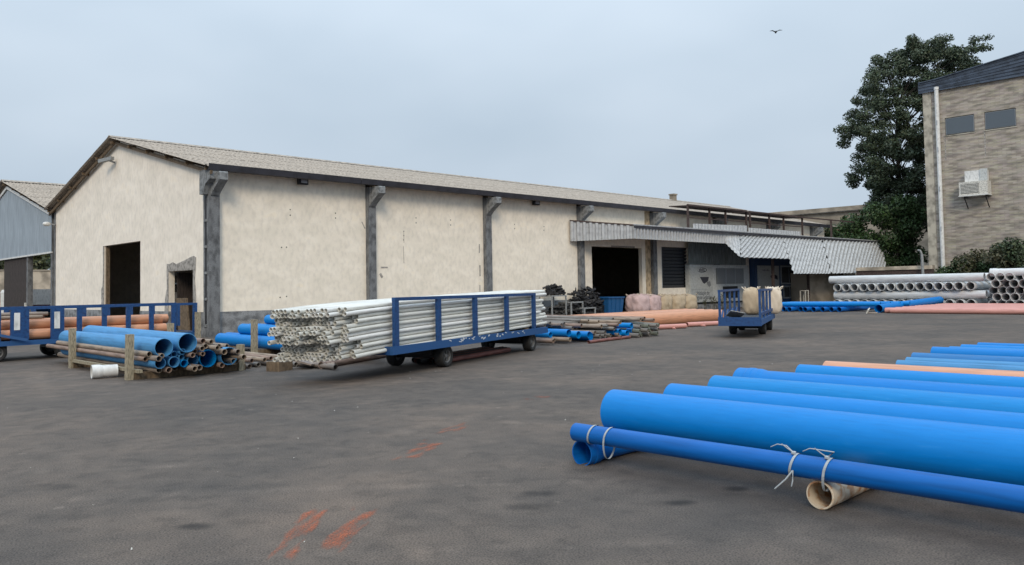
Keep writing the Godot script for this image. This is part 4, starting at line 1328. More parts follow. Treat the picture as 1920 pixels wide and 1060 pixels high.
# ---------------------------------------------------------------- stacks across the yard
func far_stacks() -> void:
	rng.seed = 101
	# grey pipes laid crosswise: ends towards the yard, then pipes along, and again
	for layer in 2:
		var y: float = 0.235 + layer * 0.94
		for k in 15:
			var z := 6.05 + k * 0.515
			pipe("grey_pipe", "thick grey pipe with its open end towards the yard in the crossed stack", "crossed grey pipe stack, end rows", Vector3(36.0 + rng.randf_range(-0.12, 0.12), y, z), Vector3(42.0, y, z), 0.225, 0.016, M.grey_pipe[rng.randi() % 2], 24)
		for k in 5:
			var x := 36.35 + k * 1.2
			pipe("grey_pipe", "thick grey pipe lying across the rows of grey pipe ends", "crossed grey pipe stack, cross pipes", Vector3(x, y + 0.47, 13.6 + rng.randf_range(0, 0.4)), Vector3(x, y + 0.47, 5.75 - 0.25 * layer), 0.225, 0.016, M.grey_pipe[rng.randi() % 2], 24)
	# second stack with sockets, farther right
	for j in 5:
		for k in 13:
			var z := 14.3 + (k + 0.5 * (j % 2)) * 0.42
			pipe("grey_pipe", "grey socket pipe stacked honeycomb fashion right of the crossed stack", "honeycomb grey pipe stack", Vector3(36.1 + rng.randf_range(-0.25, 0.25), 0.21 + j * 0.355, z), Vector3(42.0, 0.21 + j * 0.355, z), 0.195, 0.014, M.grey_pipe[rng.randi() % 2], 20, 0.3)
	for k in 4:
		var y := 1.66 + 0.21
		pipe("grey_pipe", "grey pipe laid along the top of the honeycomb stack", "top grey pipes", Vector3(36.3 + k * 1.3, y + 0.0, 14.2), Vector3(36.3 + k * 1.3, y, 20.0), 0.2, 0.014, M.grey_pipe[0], 20, 0.3)
	# blue pipes in front of the grey stack
	for k in 8:
		var z := 6.6 + k * 0.42
		pipe("blue_pipe", "blue pipe lying flat in front of the crossed grey stack", "blue pipes before the grey stack", Vector3(28.0 + rng.randf_range(-0.2, 0.2), 0.13, z), Vector3(34.0, 0.13, z), 0.125, 0.011, M.blue_deep, 20)
	for k in 4:
		pipe("blue_pipe", "blue pipe lying across the flat blue pipes by the grey stack", "upper blue pipes before the grey stack", Vector3(28.3 + k * 0.45, 0.375, 6.2), Vector3(29.0 + k * 0.45, 0.375, 11.2 + 0.3 * k), 0.115, 0.009, M.blue[k % 3], 18)
	pipe("blue_pipe", "single blue pipe resting between blue pipes and pink pipes", "", Vector3(27.6, 0.2, 11.62), Vector3(36.0, 0.42, 11.75), 0.2, 0.013, M.blue[1], 24)
	for k in 32:
		var x := 27.1 + k * 0.275
		var z0 := 12.15 + rng.randf_range(-0.15, 0.25)
		pipe("pink_pipe", "salmon pink pipe lying in the flat bed before the grey stacks", "salmon pink pipes", Vector3(x, 0.13, z0), Vector3(x, 0.13, z0 + 6.0 + 3.0 * (k % 2)), 0.125, 0.01, M.pink[k % 2], 16)
	var pb := thing("torn_box", "small torn pale box at the edge of the pink pipes", "box", Vector3(26.9, 0, 11.4), 0.3)
	part("side", box(0.7, 0.2, 0.05), M.white_dirty, pb, Vector3(0, 0.12, 0), Vector3(0.4, 0, 0.1))
	part("base", box(0.8, 0.03, 0.4), M.tan[0], pb, Vector3(0.1, 0.02, 0.2))


func middle_pile() -> void:
	rng.seed = 111
	# large orange pipes
	for k in 5:
		var z := 10.3 - k * 0.47
		pipe("orange_pipe", "large orange pipe lying on rollers before the dark doorway", "large orange pipes", Vector3(7.75 - 0.08 * k, 0.30, z), Vector3(15.6 + 0.15 * k, 0.30, z - 0.1), 0.235, 0.014, M.orange[k % 3], 30)
	for p in [[9.7, 7.2], [11.3, 7.3], [13.2, 7.2], [15.0, 7.2]]:
		pipe("support_pipe", "pinkish support pipe under the large orange pipes", "supports of the orange pipes", Vector3(p[0], 0.032, 11.0 + rng.randf_range(-0.2, 0.3)), Vector3(p[0], 0.032, p[1]), 0.032, 0.006, M.pink[0], 20)
	for p in [[9.6, 11.0], [11.9, 10.75], [14.2, 10.8]]:
		pipe("pink_pipe", "short pinkish pipe stub poking out before the large orange pipes", "pink stubs by the orange pipes", Vector3(p[0], 0.085, p[1] + 0.3), Vector3(p[0] - 1.6, 0.085, p[1] - 0.15), 0.08, 0.012, M.pink[0], 18)
	# mixed pipe ends and conduit heap
	for b in [[4.41, 0.22, 0.10], [4.74, 0.20, 0.10], [5.03, 0.14, 0.118], [3.4, 0.27, 0.08], [5.92, 0.22, 0.09], [6.63, 0.14, 0.095], [4.1, 0.28, 0.1], [6.3, 0.2, 0.09], [6.75, 0.36, 0.075], [6.95, 0.2, 0.085]]:
		var z := 12.65 + rng.randf_range(-0.15, 0.1)
		pipe("blue_pipe", "blue pipe end sticking out of the mixed heap in mid yard", "blue pipes in the mixed heap", Vector3(b[0], b[1], z), Vector3(b[0] + rng.randf_range(-0.3, 0.1), b[1], z - 4.8), b[2], 0.01, M.blue[rng.randi() % 3], 20)
	for k in 34:
		var x := rng.randf_range(5.15, 6.1)
		var y := 0.06 + 0.085 * (k % 5)
		if k > 24:
			x = rng.randf_range(6.0, 7.9)
			y = rng.randf_range(0.36, 0.55)
		if k > 30:
			x = 3.3 + (k - 31) * 0.33
			y = 0.12
		var z := 12.6 + rng.randf_range(-0.25, 0.15)
		pipe("tan_pipe", "thin tan or brown conduit end in the mixed heap", "conduits in the mixed heap", Vector3(x, y, z), Vector3(x + rng.randf_range(-0.2, 0.1), y, z - rng.randf_range(3.5, 5.0)), rng.randf_range(0.042, 0.058), 0.008, M.tan[rng.randi() % 4], 14)
	# long grey-brown conduits lying over the top
	for k in 44:
		var x := rng.randf_range(3.8, 7.3)
		var y := 0.44 + rng.randf_range(0.0, 0.16)
		var z := rng.randf_range(11.2, 12.4)
		if k > 15:
			x = rng.randf_range(3.6, 7.2)
			y = rng.randf_range(0.42, 0.62)
			z = rng.randf_range(11.6, 12.2)
		pipe("tan_pipe", "long greyish conduit lying across the top of the mixed heap", "long conduits over the mixed heap", Vector3(x, y - 0.08, z), Vector3(x - rng.randf_range(0.0, 1.0), y, z - 5.2), rng.randf_range(0.04, 0.055), 0.007, M.tan[3] if rng.randf() < 0.6 else M.tan[rng.randi() % 3], 12)
	for k in 3:
		pipe("maroon_pipe", "thin maroon pipe loose on the asphalt before the mixed heap", "maroon pipes before the heap", Vector3(4.35 + 0.5 * k, 0.045, 13.0 - 0.1 * k), Vector3(5.6 + 0.5 * k, 0.045, 12.75 - 0.05 * k), 0.042, 0.006, M.maroon, 14)
	for k in 12:
		var x := 6.9 + k * 0.11
		pipe("grey_offcut", "short dull grey-green pipe offcut at the right end of the mixed heap", "grey-green offcuts", Vector3(x, 0.07 + 0.12 * (k % 3), 12.75 - 0.05 * (k % 4)), Vector3(x - 0.35, 0.16 + 0.12 * (k % 3), 11.2), 0.06, 0.008, M.tarp if k % 2 else M.tan[3], 14)
	# bags, bin, racks and scrap against the wall
	for b in [[22.4, M.bag_pink, 1.05, "pinkish bulk bag nearest the dark doorway", 11], [23.45, M.bag_pink, 1.02, "pinkish bulk bag beside the beige bulk bags", 12], [24.55, M.bag_beige, 1.0, "beige bulk bag next to the pinkish bulk bags", 13], [25.75, M.bag_beige, 0.98, "beige bulk bag, middle one of the three beige bags", 14], [26.95, M.bag_beige, 0.97, "beige bulk bag nearest the chiller cabinet", 15]]:
		bag("bulk_bag", b[3], Vector3(b[0], -0.01, 1.3), Vector3(1.14, b[2], 1.05), rng.randf_range(-0.1, 0.1), b[1], b[4], "bulk bags along the wall")
	var bn := thing("plastic_bin", "open blue plastic bin in front of the dark doorway", "bin", Vector3(20.7, 0, 0.6))
	var mb := Mb.new()
	var hx := [0.56, 0.64]
	for s in 4:
		var b := Basis(Vector3.UP, PI / 2 * s)
		var inn := 0.04
		mb.quad(b * Vector3(-hx[0], 0.02, hx[0]), b * Vector3(-hx[1], 0.95, hx[1]), b * Vector3(hx[1], 0.95, hx[1]), b * Vector3(hx[0], 0.02, hx[0]))
		mb.quad(b * Vector3(-hx[0] + inn, 0.06, hx[0] - inn), b * Vector3(hx[0] - inn, 0.06, hx[0] - inn), b * Vector3(hx[1] - inn, 0.95, hx[1] - inn), b * Vector3(-hx[1] + inn, 0.95, hx[1] - inn))
		mb.quad(b * Vector3(-hx[1] + inn, 0.95, hx[1] - inn), b * Vector3(hx[1] - inn, 0.95, hx[1] - inn), b * Vector3(hx[1], 0.95, hx[1]), b * Vector3(-hx[1], 0.95, hx[1]))
	mb.quad(Vector3(-0.52, 0.06, -0.52), Vector3(0.52, 0.06, -0.52), Vector3(0.52, 0.06, 0.52), Vector3(-0.52, 0.06, 0.52))
	part("tub", mb.mesh(), M.bin, bn)
	for s in 4:
		var rm := part("rim", box(1.34, 0.07, 0.05), M.bin, bn)
		rm.position = Basis(Vector3.UP, PI / 2 * s) * Vector3(0, 0.92, 0.66)
		rm.rotation.y = PI / 2 * s
		for k in 3:
			var rb := part("rib", box(0.05, 0.85, 0.03), M.bin, bn)
			rb.position = Basis(Vector3.UP, PI / 2 * s) * Vector3(-0.35 + 0.35 * k, 0.46, 0.615)
			rb.rotation = Vector3(0.086, PI / 2 * s, 0)
			rb.rotation_order = EULER_ORDER_YXZ
	# square steel frames
	for f in [[16.2, 0.9, 1.05, 1.0, "grey square steel frame holding scrap on top"], [17.35, 1.1, 0.72, 0.85, "middle grey square steel frame before the scrap heap"], [18.1, 1.3, 0.42, 0.8, "lowest grey square steel frame before the scrap heap"]]:
		var k := thing("steel_frame", f[4], "frame", Vector3(f[0], 0, f[1]), 0.0, "steel frames by the scrap")
		var W: float = f[3]
		var H: float = f[2]
		for x in [0.0, W]:
			for z in [0.0, -0.8]:
				slab("post", Vector3(x - 0.03, 0, z - 0.03), Vector3(x + 0.03, H, z + 0.03), M.steel, k)
		for z in [0.0, -0.8]:
			slab("rail", Vector3(-0.03, H, z - 0.03), Vector3(W + 0.03, H + 0.06, z + 0.03), M.steel, k)
			slab("rail", Vector3(0.03, 0.02, z - 0.03), Vector3(W - 0.03, 0.08, z + 0.03), M.steel, k)
		for x in [0.0, W]:
			slab("rail", Vector3(x - 0.03, H, -0.77), Vector3(x + 0.03, H + 0.06, -0.03), M.steel, k)
		slab("shelf", Vector3(0.03, H * 0.5, -0.77), Vector3(W - 0.03, H * 0.5 + 0.02, -0.03), M.scrap_grey, k)
	scrap_heap("black scrap heaped on the tallest steel frame by the wall", Vector3(16.75, 1.12, 0.5), Vector3(0.66, 0.5, 0.35), 160, M.scrap, 1)
	scrap_heap("large heap of black scrap profiles between steel frames and blue bin", Vector3(19.0, 0.0, 0.55), Vector3(1.4, 1.55, 0.65), 620, M.scrap, 2)
	scrap_heap("dark grey scrap offcuts under the steel frames", Vector3(17.3, 0.0, 0.5), Vector3(1.0, 0.75, 0.35), 200, M.scrap_grey, 3)


func scrap_heap(label: String, at: Vector3, s: Vector3, count: int, m: Material, sd: int) -> void:
	rng.seed = 300 + sd
	var mb := Mb.new()
	for k in count:
		var a := rng.randf() * TAU
		var r := sqrt(rng.randf())
		var h := rng.randf() * sqrt(maxf(0.0, 1.0 - r * r))
		var p := Vector3(cos(a) * r * s.x, h * s.y, sin(a) * r * s.z)
		p.y = maxf(p.y, 0.06)
		var b := Basis.from_euler(Vector3(rng.randf_range(-0.5, 0.5), rng.randf() * TAU, rng.randf_range(-0.5, 0.5)))
		var L := rng.randf_range(0.12, 0.42)
		if k % 3 == 0:
			mb.cube(Transform3D(b, p), Vector3(L * 0.5, rng.randf_range(0.02, 0.06), L * 0.5))
		else:
			mb.cube(Transform3D(b, p), Vector3(L, 0.02, rng.randf_range(0.05, 0.09)))
			mb.cube(Transform3D(b, p + b * Vector3(0, 0.03, -0.03)), Vector3(L, 0.07, 0.015))
	var o := part("scrap_heap", mb.mesh(), m, self, at)
	tag(o, label, "scrap heap", "", "stuff")


# ---------------------------------------------------------------- tall building, trees and the rest of the surroundings
func tall_building() -> void:
	var X := 49.3
	var w := thing("block_building", "tall grey-brown block building with dark blue roof edge at the right", "building", Vector3(X, 0, 7.02))
	var wall := func(z0: float, z1: float, y0: float, y1: float) -> void:
		slab("wall_panel", Vector3(0, y0, z0), Vector3(0.3, y1, z1), M.block, w)
	# window openings: [z0, z1, y0, y1] in local z
	wall.call(0.55, 24.0, 0.0, 11.66)
	wall.call(0.55, 1.38, 11.66, 12.9)
	wall.call(3.24, 3.86, 11.66, 12.9)
	wall.call(5.73, 24.0, 11.66, 12.9)
	wall.call(0.55, 24.0, 12.9, 14.95)
	slab("corner_pier", Vector3(-0.04, 0, 0), Vector3(0.4, 14.93, 0.55), M.block_edge, w)
	for z in [[1.38, 3.24], [3.86, 5.73]]:
		var f := slab("window", Vector3(0.05, 11.72, z[0] + 0.03), Vector3(0.12, 12.86, z[1] - 0.03), M.frame_grey, w)
		part("pane", box(0.02, 1.08, z[1] - z[0] - 0.14), M.window_sheet, f, Vector3(-0.045, 0, 0))
		slab("sill", Vector3(-0.05, 11.60, z[0] - 0.05), Vector3(0.05, 11.66, z[1] + 0.05), M.block_edge, w)
		slab("stain", Vector3(-0.006, 9.9, z[0] - 0.06), Vector3(-0.002, 11.6, z[0] + 0.02), M.cement, w)
	slab("wall_panel", Vector3(0.4, 0, 0.1), Vector3(24.0, 14.93, 0.4), M.block, w)
	slab("wall_panel", Vector3(0.4, 0, 23.7), Vector3(24.0, 14.93, 24.0), M.block, w)
	slab("wall_panel", Vector3(23.7, 0, 0.4), Vector3(24.0, 14.93, 23.7), M.block, w)
	# blue ribbed gable edge
	var eg := [Vector2(-0.2, 15.62), Vector2(0.9, 15.68), Vector2(6.4, 16.45), Vector2(12.0, 17.3), Vector2(24.2, 15.7)]
	for k in eg.size() - 1:
		var a: Vector2 = eg[k]
		var b: Vector2 = eg[k + 1]
		var mesh := ribbed([Vector3(-0.16, a.y, a.x), Vector3(-0.16, b.y, b.x)], [Vector3(-0.16, 14.88, a.x), Vector3(-0.16, 14.88, b.x)], 0.24, 0.05, 0.0, 1.0, 60)
		part("fascia_sheet", mesh, M.navy_clad, w)
		bar("roof_trim", Vector3(-0.2, a.y + 0.03, a.x), Vector3(-0.2, b.y + 0.03, b.x), 0.16, 0.07, M.navy_clad, w)
		var mb := Mb.new()
		mb.quad(Vector3(-0.2, a.y, a.x), Vector3(24.0, a.y, a.x), Vector3(24.0, b.y, b.x), Vector3(-0.2, b.y, b.x))
		part("roof_sheet", mb.mesh(), M.navy_clad, w)
	slab("fascia_sheet", Vector3(-0.16, 14.88, -0.24), Vector3(24.0, 15.62, -0.2), M.navy_clad, w)
	# downpipe
	var dp := part("downpipe", tube(0.135, 0.12, 13.0, 16), M.white, w, Vector3(-0.22, 2.1, 0.98), Vector3(-PI / 2, 0, 0))
	for y in [3.0, 5.8, 8.6, 10.5]:
		part("clip", box(0.33, 0.05, 0.33), M.frame_grey, dp, Vector3(0, 0, y))
	part("collar", tube(0.16, 0.13, 0.2, 16), M.white, dp, Vector3(0, 0, 12.85))
	# air cooler on brackets
	var ac := thing("air_cooler", "white air cooler unit on steel brackets on the block wall", "air cooler", Vector3(X - 0.02, 7.25, 9.38))
	slab("lower_case", Vector3(-0.85, 0.0, 0.0), Vector3(0, 0.92, 1.75), M.white_dirty, ac)
	slab("upper_case", Vector3(-0.55, 0.92, 0.3), Vector3(0, 1.68, 1.62), M.white, ac)
	slab("side_duct", Vector3(-0.62, 0.86, 1.25), Vector3(-0.551, 1.74, 1.7), M.cabinet, ac)
	var g := slab("grille", Vector3(-0.875, 0.14, 0.12), Vector3(-0.85, 0.8, 1.2), M.grille, ac)
	for k in 7: part("slat", box(0.02, 0.04, 1.05), M.white_dirty, g, Vector3(-0.015, -0.28 + k * 0.094, 0))
	slab("tray", Vector3(-0.9, -0.06, -0.03), Vector3(0, 0.0, 1.78), M.white, ac)
	for z in [0.3, 1.6]:
		bar("bracket_arm", Vector3(-0.85, -0.1, z), Vector3(-0.02, -0.1, z), 0.06, 0.06, M.black, ac)
		bar("bracket_arm", Vector3(-0.8, -0.14, z), Vector3(-0.03, -0.85, z), 0.05, 0.05, M.black, ac)
	# low wall with pale coping, and a leaning post
	var lw := thing("garden_wall", "low dark wall with pale coping below the tree", "wall", Vector3(45.0, 0, 0))
	slab("wall", Vector3(0, 0, 3.6), Vector3(0.3, 2.26, 8.6), M.rust, lw)
	slab("coping", Vector3(-0.08, 2.26, 3.6), Vector3(0.38, 2.5, 8.6), M.far_wall_cream, lw)
	var ps := thing("leaning_post", "thin grey post with bent top beside the block building corner", "post", Vector3(44.6, 0, 8.15))
	part("pole", limb_mesh([Vector3(0, 0, 0), Vector3(0.02, 3.2, -0.06), Vector3(0, 3.5, -0.16), Vector3(0, 3.52, -0.3)], [0.09, 0.09, 0.07, 0.06], 8), M.steel, ps)
	# big shed far behind
	var fb := thing("far_shed", "large tan shed far behind the end of the warehouse", "building", Vector3(78, 0, -40))
	slab("wall", Vector3(0, 0, 0), Vector3(30, 9.4, 44), M.far_wall, fb)
	slab("roof_edge", Vector3(-0.4, 9.4, -0.4), Vector3(30.4, 9.5, 44.4), M.roof_dark, fb)
	slab("roof", Vector3(-0.1, 9.5, -0.2), Vector3(30.1, 10.0, 44.2), M.far_wall, fb)


func foliage(mb: Mb, c: Vector3, r: Vector3, count: int, leaf: float, col: Color, spread: float) -> void:
	for k in count:
		var d := Vector3(rng.randfn(), rng.randfn(), rng.randfn()).normalized()
		var p := c + d * r * pow(rng.randf(), 0.45)
		var nrm := (d * 0.6 + Vector3(rng.randfn(), rng.randfn() + 0.6, rng.randfn()) * 0.7).normalized()
		var b := toward(nrm, rng.randf() * TAU)
		var s := leaf * rng.randf_range(0.6, 1.35)
		var u := b.x * s
		var v := b.y * s * 0.5
		var f := rng.randf_range(1.0 - spread, 1.0 + spread)
		var cc := Color(col.r * f * rng.randf_range(0.85, 1.15), col.g * f, col.b * f * rng.randf_range(0.8, 1.2))
		var n0 := mb.v.size()
		mb.v.append_array([p - u, p + v + nrm * s * 0.12, p + u, p - v + nrm * s * 0.12])
		mb.n.append_array([nrm, nrm, nrm, nrm])
		mb.c.append_array([cc, cc, cc, cc])
		mb.ix.append_array([n0, n0 + 1, n0 + 2, n0, n0 + 2, n0 + 3])


func tree(label: String, at: Vector3, height: float, clumps: Array, trunk_r: float, leaf: float, per: int, col: Color, sd: int) -> void:
	rng.seed = sd
	var t := thing("tree", label, "tree", at)
	var wood := Mb.new()
	limb(wood, [Vector3(0, -0.1, 0), Vector3(0.1, height * 0.3, 0.1), Vector3(-0.1, height * 0.6, 0), Vector3(0.05, height * 0.88, 0)], [trunk_r, trunk_r * 0.8, trunk_r * 0.5, trunk_r * 0.12], 10)
	var mb := Mb.new()
	var at_clump := 0
	for c in clumps:
		var p: Vector3 = c[0]
		at_clump += 1
		var base := Vector3(0, clampf(p.y - 2.5 - Vector2(p.x, p.z).length() * 0.35, height * 0.15, height * 0.8), 0)
		var mid := base.lerp(p, 0.55) + Vector3(rng.randf_range(-0.4, 0.4), 0.4, rng.randf_range(-0.4, 0.4))
		if clumps.size() < 80 or at_clump % 6 == 0: limb(wood, [base, mid, p], [trunk_r * 0.22, trunk_r * 0.12, 0.02], 5)
		foliage(mb, p, c[1], int(per * c[1].x * c[1].y), leaf, col, 0.35)
	part("trunk", wood.mesh(), M.bark, t)
	part("crown", mb.mesh(), M.leaf, t)


func plants() -> void:
	# the large loose tree behind the block building; crown clumps laid out in the plane across the view (s) and in depth (q)
	rng.seed = 400
	var across := Vector3(0.709, 0, 0.705)
	var deep := Vector3(0.705, 0, -0.709)
	var base := Vector3(57.7, 0, 2.25)
	var cl := []
	var spots := [[1.0, 20.6], [-0.6, 19.8], [3.0, 20.6], [4.6, 20.6], [6.0, 20.5], [7.2, 20.2], [2.0, 19.4], [-1.8, 18.4], [0.6, 18.4], [3.0, 18.2], [5.2, 18.0], [-2.9, 17.0], [-0.8, 16.6], [1.6, 16.4], [4.0, 16.2], [-3.4, 15.0], [-1.6, 14.6], [0.6, 14.5], [2.8, 14.4], [-3.0, 13.0], [-4.0, 13.8], [-1.2, 12.6], [1.0, 12.4], [3.0, 12.5], [-2.4, 11.2], [-3.2, 10.4], [0.0, 10.8], [2.0, 10.4], [-1.4, 9.4], [0.8, 8.9], [2.6, 8.8], [-2.2, 8.4], [-0.4, 7.4], [1.6, 7.0], [3.0, 6.8]]
	for s in spots:
		for k in 11:
			var p: Vector3 = across * (s[0] * 0.9 + 0.25 + rng.randf_range(-0.8, 0.9)) + deep * rng.randf_range(-2.8, 2.8) + Vector3(0, s[1] + rng.randf_range(-1.1, 0.9), 0)
			cl.append([p, Vector3(rng.randf_range(0.4, 1.1), rng.randf_range(0.25, 0.7), rng.randf_range(0.4, 1.0))])
	tree("tall loose dark green tree behind the block building", base, 20.0, cl, 0.26, 0.11, 760, Color(0.056, 0.078, 0.044), 401)
	# denser bright shrubs at its foot
	var cl2 := []
	for s in [[-4.6, 5.2], [-3.2, 6.0], [-2.0, 6.8], [-0.6, 6.4], [0.6, 5.6], [-5.2, 4.2], [-3.8, 4.4], [-2.4, 4.8], [-1.0, 4.6], [0.4, 4.0], [-4.6, 3.0], [-3.0, 3.2], [-1.4, 3.0], [0.2, 2.6], [1.2, 3.4], [1.2, 5.0], [1.3, 6.6], [0.4, 7.4]]:
		var p: Vector3 = across * s[0] + deep * rng.randf_range(-0.8, 0.8) + Vector3(0, s[1], 0)
		cl2.append([p, Vector3(1.15, 0.9, 1.1)])
	tree("dense bright green bush below the tall tree at the canopy end", Vector3(53.5, 0, 3.4), 6.0, cl2, 0.16, 0.13, 950, Color(0.030, 0.062, 0.016), 402)
	# bushes along the foot of the block wall
	for b in [[47.6, 9.6, 1.9, 3.0, "low green bush at the block wall by the white downpipe", Color(0.035, 0.065, 0.02)], [47.0, 11.6, 2.2, 3.9, "taller brownish bush against the block wall under the air cooler", Color(0.06, 0.062, 0.03)], [46.8, 13.8, 2.2, 4.1, "leafy bush at the right edge against the block wall", Color(0.045, 0.065, 0.03)], [47.0, 16.3, 2.4, 3.6, "bush beyond the right edge at the block wall", Color(0.04, 0.06, 0.025)]]:
		var c3 := []
		for k in 26:
			var a := rng.randf() * TAU
			var h := rng.randf_range(0.5, b[3] - 0.5)
			c3.append([Vector3(cos(a) * b[2] * 0.42, h, sin(a) * b[2] * 0.75), Vector3(0.7, 0.6, 0.7)])
		tree(b[4], Vector3(b[0], 0, b[1]), b[3] * 0.8, c3, 0.07, 0.11, 900, b[5], 410 + int(b[1]))
	# weeds in front of the cabinet
	var wd := Mb.new()
	rng.seed = 440
	for k in 26:
		var p := Vector3(rng.randf_range(-1.6, 1.8), 0, rng.randf_range(-0.2, 0.3))
		var top := p + Vector3(rng.randf_range(-0.2, 0.2), rng.randf_range(0.3, 0.85), rng.randf_range(-0.1, 0.1))
		limb(wd, [p, top], [0.012, 0.005], 4)
		for q in wd.v.size() - wd.c.size(): wd.c.append(Color(0.07, 0.06, 0.035))
		foliage(wd, top, Vector3(0.14, 0.18, 0.14), 16, 0.05, Color(0.06, 0.062, 0.03), 0.3)
	tag(part("weeds", wd.mesh(), M.leaf, self, Vector3(31.4, 0, 0.6)), "dry weeds growing in front of the chiller cabinet", "", "", "stuff")
	# seen through the open shed on the left: a boundary wall, trees and a parked van
	var bw := thing("boundary_wall", "cream boundary wall seen through the open shed", "wall", Vector3(-12, 0, -52))
	slab("wall", Vector3(0, 0, -0.2), Vector3(45, 3.7, 0), M.far_wall_cream, bw)
	slab("coping", Vector3(0, 3.7, -0.28), Vector3(45, 3.8, 0.08), M.far_wall, bw)
	for tr in [[2.5, -56.0, 11.0], [8.0, -57.0, 11.0], [-4.0, -57.0, 10.0]]:
		var c4 := []
		for k in 44: c4.append([Vector3(rng.randf_range(-2.6, 2.6), rng.randf_range(2.5, tr[2]), rng.randf_range(-2.0, 2.0)), Vector3(1.1, 0.9, 1.1)])
		tree(["tree showing over the boundary wall through the shed", "tree behind the boundary wall, hidden mostly by the warehouse", "tree behind the boundary wall, hidden mostly by the shed planks"][0 if tr[0] == 2.5 else 1 if tr[0] == 8.0 else 2], Vector3(tr[0], 0, tr[1]), tr[2] * 0.85, c4, 0.2, 0.22, 190, Color(0.075, 0.085, 0.035), 450 + int(tr[0]))
	van(Vector3(5.2, 0, -40.0), 0.25)
	for k in 8:
		pipe("stored_pipe", "pipe stored on the floor under the open shed", "pipes under the open shed", Vector3(0.6, 0.13 + 0.25 * (k / 2), -26.0 - 0.27 * (k % 2)), Vector3(6.2, 0.13 + 0.25 * (k / 2), -26.6 - 0.27 * (k % 2)), 0.12, 0.01, [M.black, M.tan[1], M.blue_deep, M.pink[0]][k / 2], 14)


func van(at: Vector3, turn: float) -> void:
	var v := thing("parked_van", "white van parked behind the open shed", "van", at, turn)
	part("body", prism(PackedVector2Array([Vector2(-2.4, 0.35), Vector2(2.4, 0.35), Vector2(2.45, 0.95), Vector2(1.75, 1.15), Vector2(1.15, 1.9), Vector2(0.9, 2.0), Vector2(-2.35, 2.0), Vector2(-2.45, 1.8)]), 1.75), M.white, v)
	for z in [-0.885, 0.885]:
		part("side_window", prism(PackedVector2Array([Vector2(0.5, 1.2), Vector2(1.55, 1.2), Vector2(1.05, 1.8), Vector2(0.5, 1.8)]), 0.02), M.glass, v, Vector3(0, 0, z))
		for x in [-1.5, 1.55]:
			var mb := Mb.new()
			revolve(mb, [Vector2(0, -0.1), Vector2(0.28, -0.1), Vector2(0.32, -0.05), Vector2(0.32, 0.05), Vector2(0.28, 0.1), Vector2(0, 0.1)], 20)
			part("wheel", mb.mesh(), M.rubber, v, Vector3(x, 0.32, z * 0.93))
	part("windscreen", box(0.02, 0.85, 1.5), M.glass, v, Vector3(1.49, 1.53, 0), Vector3(0, 0, 0.68))


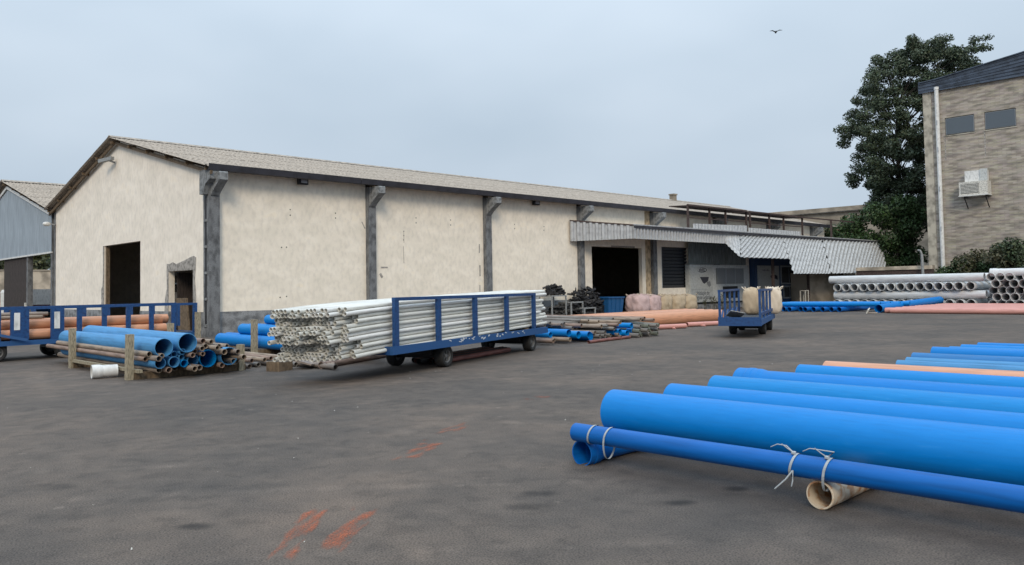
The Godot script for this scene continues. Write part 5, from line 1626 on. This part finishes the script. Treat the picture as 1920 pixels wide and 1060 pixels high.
func small_things() -> void:
	# floodlights and cameras
	for f in [[Vector3(3.55, 5.68, 0.02), "small floodlight under the eave above the first wall bay"], [Vector3(16.2, 5.68, 0.0), "small floodlight under the eave above the third wall bay"]]:
		var l := thing("floodlight", f[1], "lamp", f[0], 0.0, "eave floodlights")
		slab("housing", Vector3(-0.2, -0.2, -0.08), Vector3(0.2, 0.08, 0.05), M.black, l)
		part("lens", box(0.26, 0.17, 0.02), M.lens, l, Vector3(0.02, -0.06, 0.062))
		slab("arm", Vector3(-0.03, 0.0, -0.3), Vector3(0.03, 0.05, -0.08), M.gutter, l)
	var c := thing("wall_camera", "small surveillance camera on an arm high on the gable", "camera", Vector3(-0.01, 7.1, -9.2))
	bar("arm", Vector3(0, 0, 0), Vector3(-0.35, 0.08, 0.05), 0.06, 0.06, M.frame_grey, c)
	bar("housing", Vector3(-0.2, 0.12, 0.35), Vector3(-0.45, 0.06, -0.45), 0.16, 0.14, M.steel, c)
	var s := thing("wall_lamp", "small white lamp on the warehouse corner beside the shed", "lamp", Vector3(-0.04, 5.02, -17.45))
	bar("arm", Vector3(0, 0, 0), Vector3(-0.3, 0.02, 0.1), 0.06, 0.06, M.frame_grey, s)
	part("shade", sack(Vector3(0.34, 0.22, 0.34), 5, 2.2, 0.0), M.white, s, Vector3(-0.4, -0.1, 0.1))
	# bird in flight
	var b := thing("bird", "dark bird flying alone above the yard", "bird", Vector3(26.64, 14.41, 7.33), 0.6)
	part("body", limb_mesh([Vector3(-0.16, 0.0, 0), Vector3(-0.08, 0.02, 0), Vector3(0.02, 0.01, 0), Vector3(0.12, 0.02, 0), Vector3(0.17, 0.035, 0), Vector3(0.21, 0.03, 0)], [0.004, 0.035, 0.05, 0.035, 0.03, 0.004], 10), M.black, b)
	for z in [-1.0, 1.0]:
		var wg := Mb.new()
		var p := [Vector3(0.08, 0.03, 0.03 * z), Vector3(-0.07, 0.03, 0.03 * z), Vector3(-0.1, 0.09, 0.17 * z), Vector3(0.05, 0.1, 0.16 * z), Vector3(-0.08, 0.06, 0.33 * z)]
		for up in [0.0, 0.012]:
			var q := []
			for e in p: q.append(e + Vector3(0, up, 0))
			wg.quad(q[0], q[1], q[2], q[3])
			wg.tri(q[3], q[2], q[4])
		part("wing", wg.mesh(), M.black, b)
	part("tail", prism(PackedVector2Array([Vector2(-0.14, -0.02), Vector2(-0.26, -0.05), Vector2(-0.26, 0.05), Vector2(-0.14, 0.02)]), 0.01), M.black, b, Vector3.ZERO, Vector3(PI / 2, 0, 0))
	# pale chips of plastic and grit on the asphalt
	rng.seed = 500
	var mb := Mb.new()
	for k in 80:
		var p := Vector3(rng.randf_range(-12, 3), 0.004, rng.randf_range(13, 25.5))
		var sz := rng.randf_range(0.003, 0.009)
		mb.cube(Transform3D(Basis.from_euler(Vector3(rng.randf(), rng.randf() * TAU, rng.randf())), p), Vector3(sz * 2.0, sz * 0.6, sz))
	tag(part("litter", mb.mesh(), M.white_dirty, self), "pale plastic chips and grit scattered on the asphalt", "", "", "stuff")


func _ready() -> void:
	view()
	materials()
	ground()
	warehouse()
	inside_stock()
	twin_shed()
	canopy()
	booths()
	tall_building()
	plants()
	yard_pipes()
	rack_pipes()
	white_load()
	small_trailer()
	left_trailer()
	middle_pile()
	far_stacks()
	small_things()
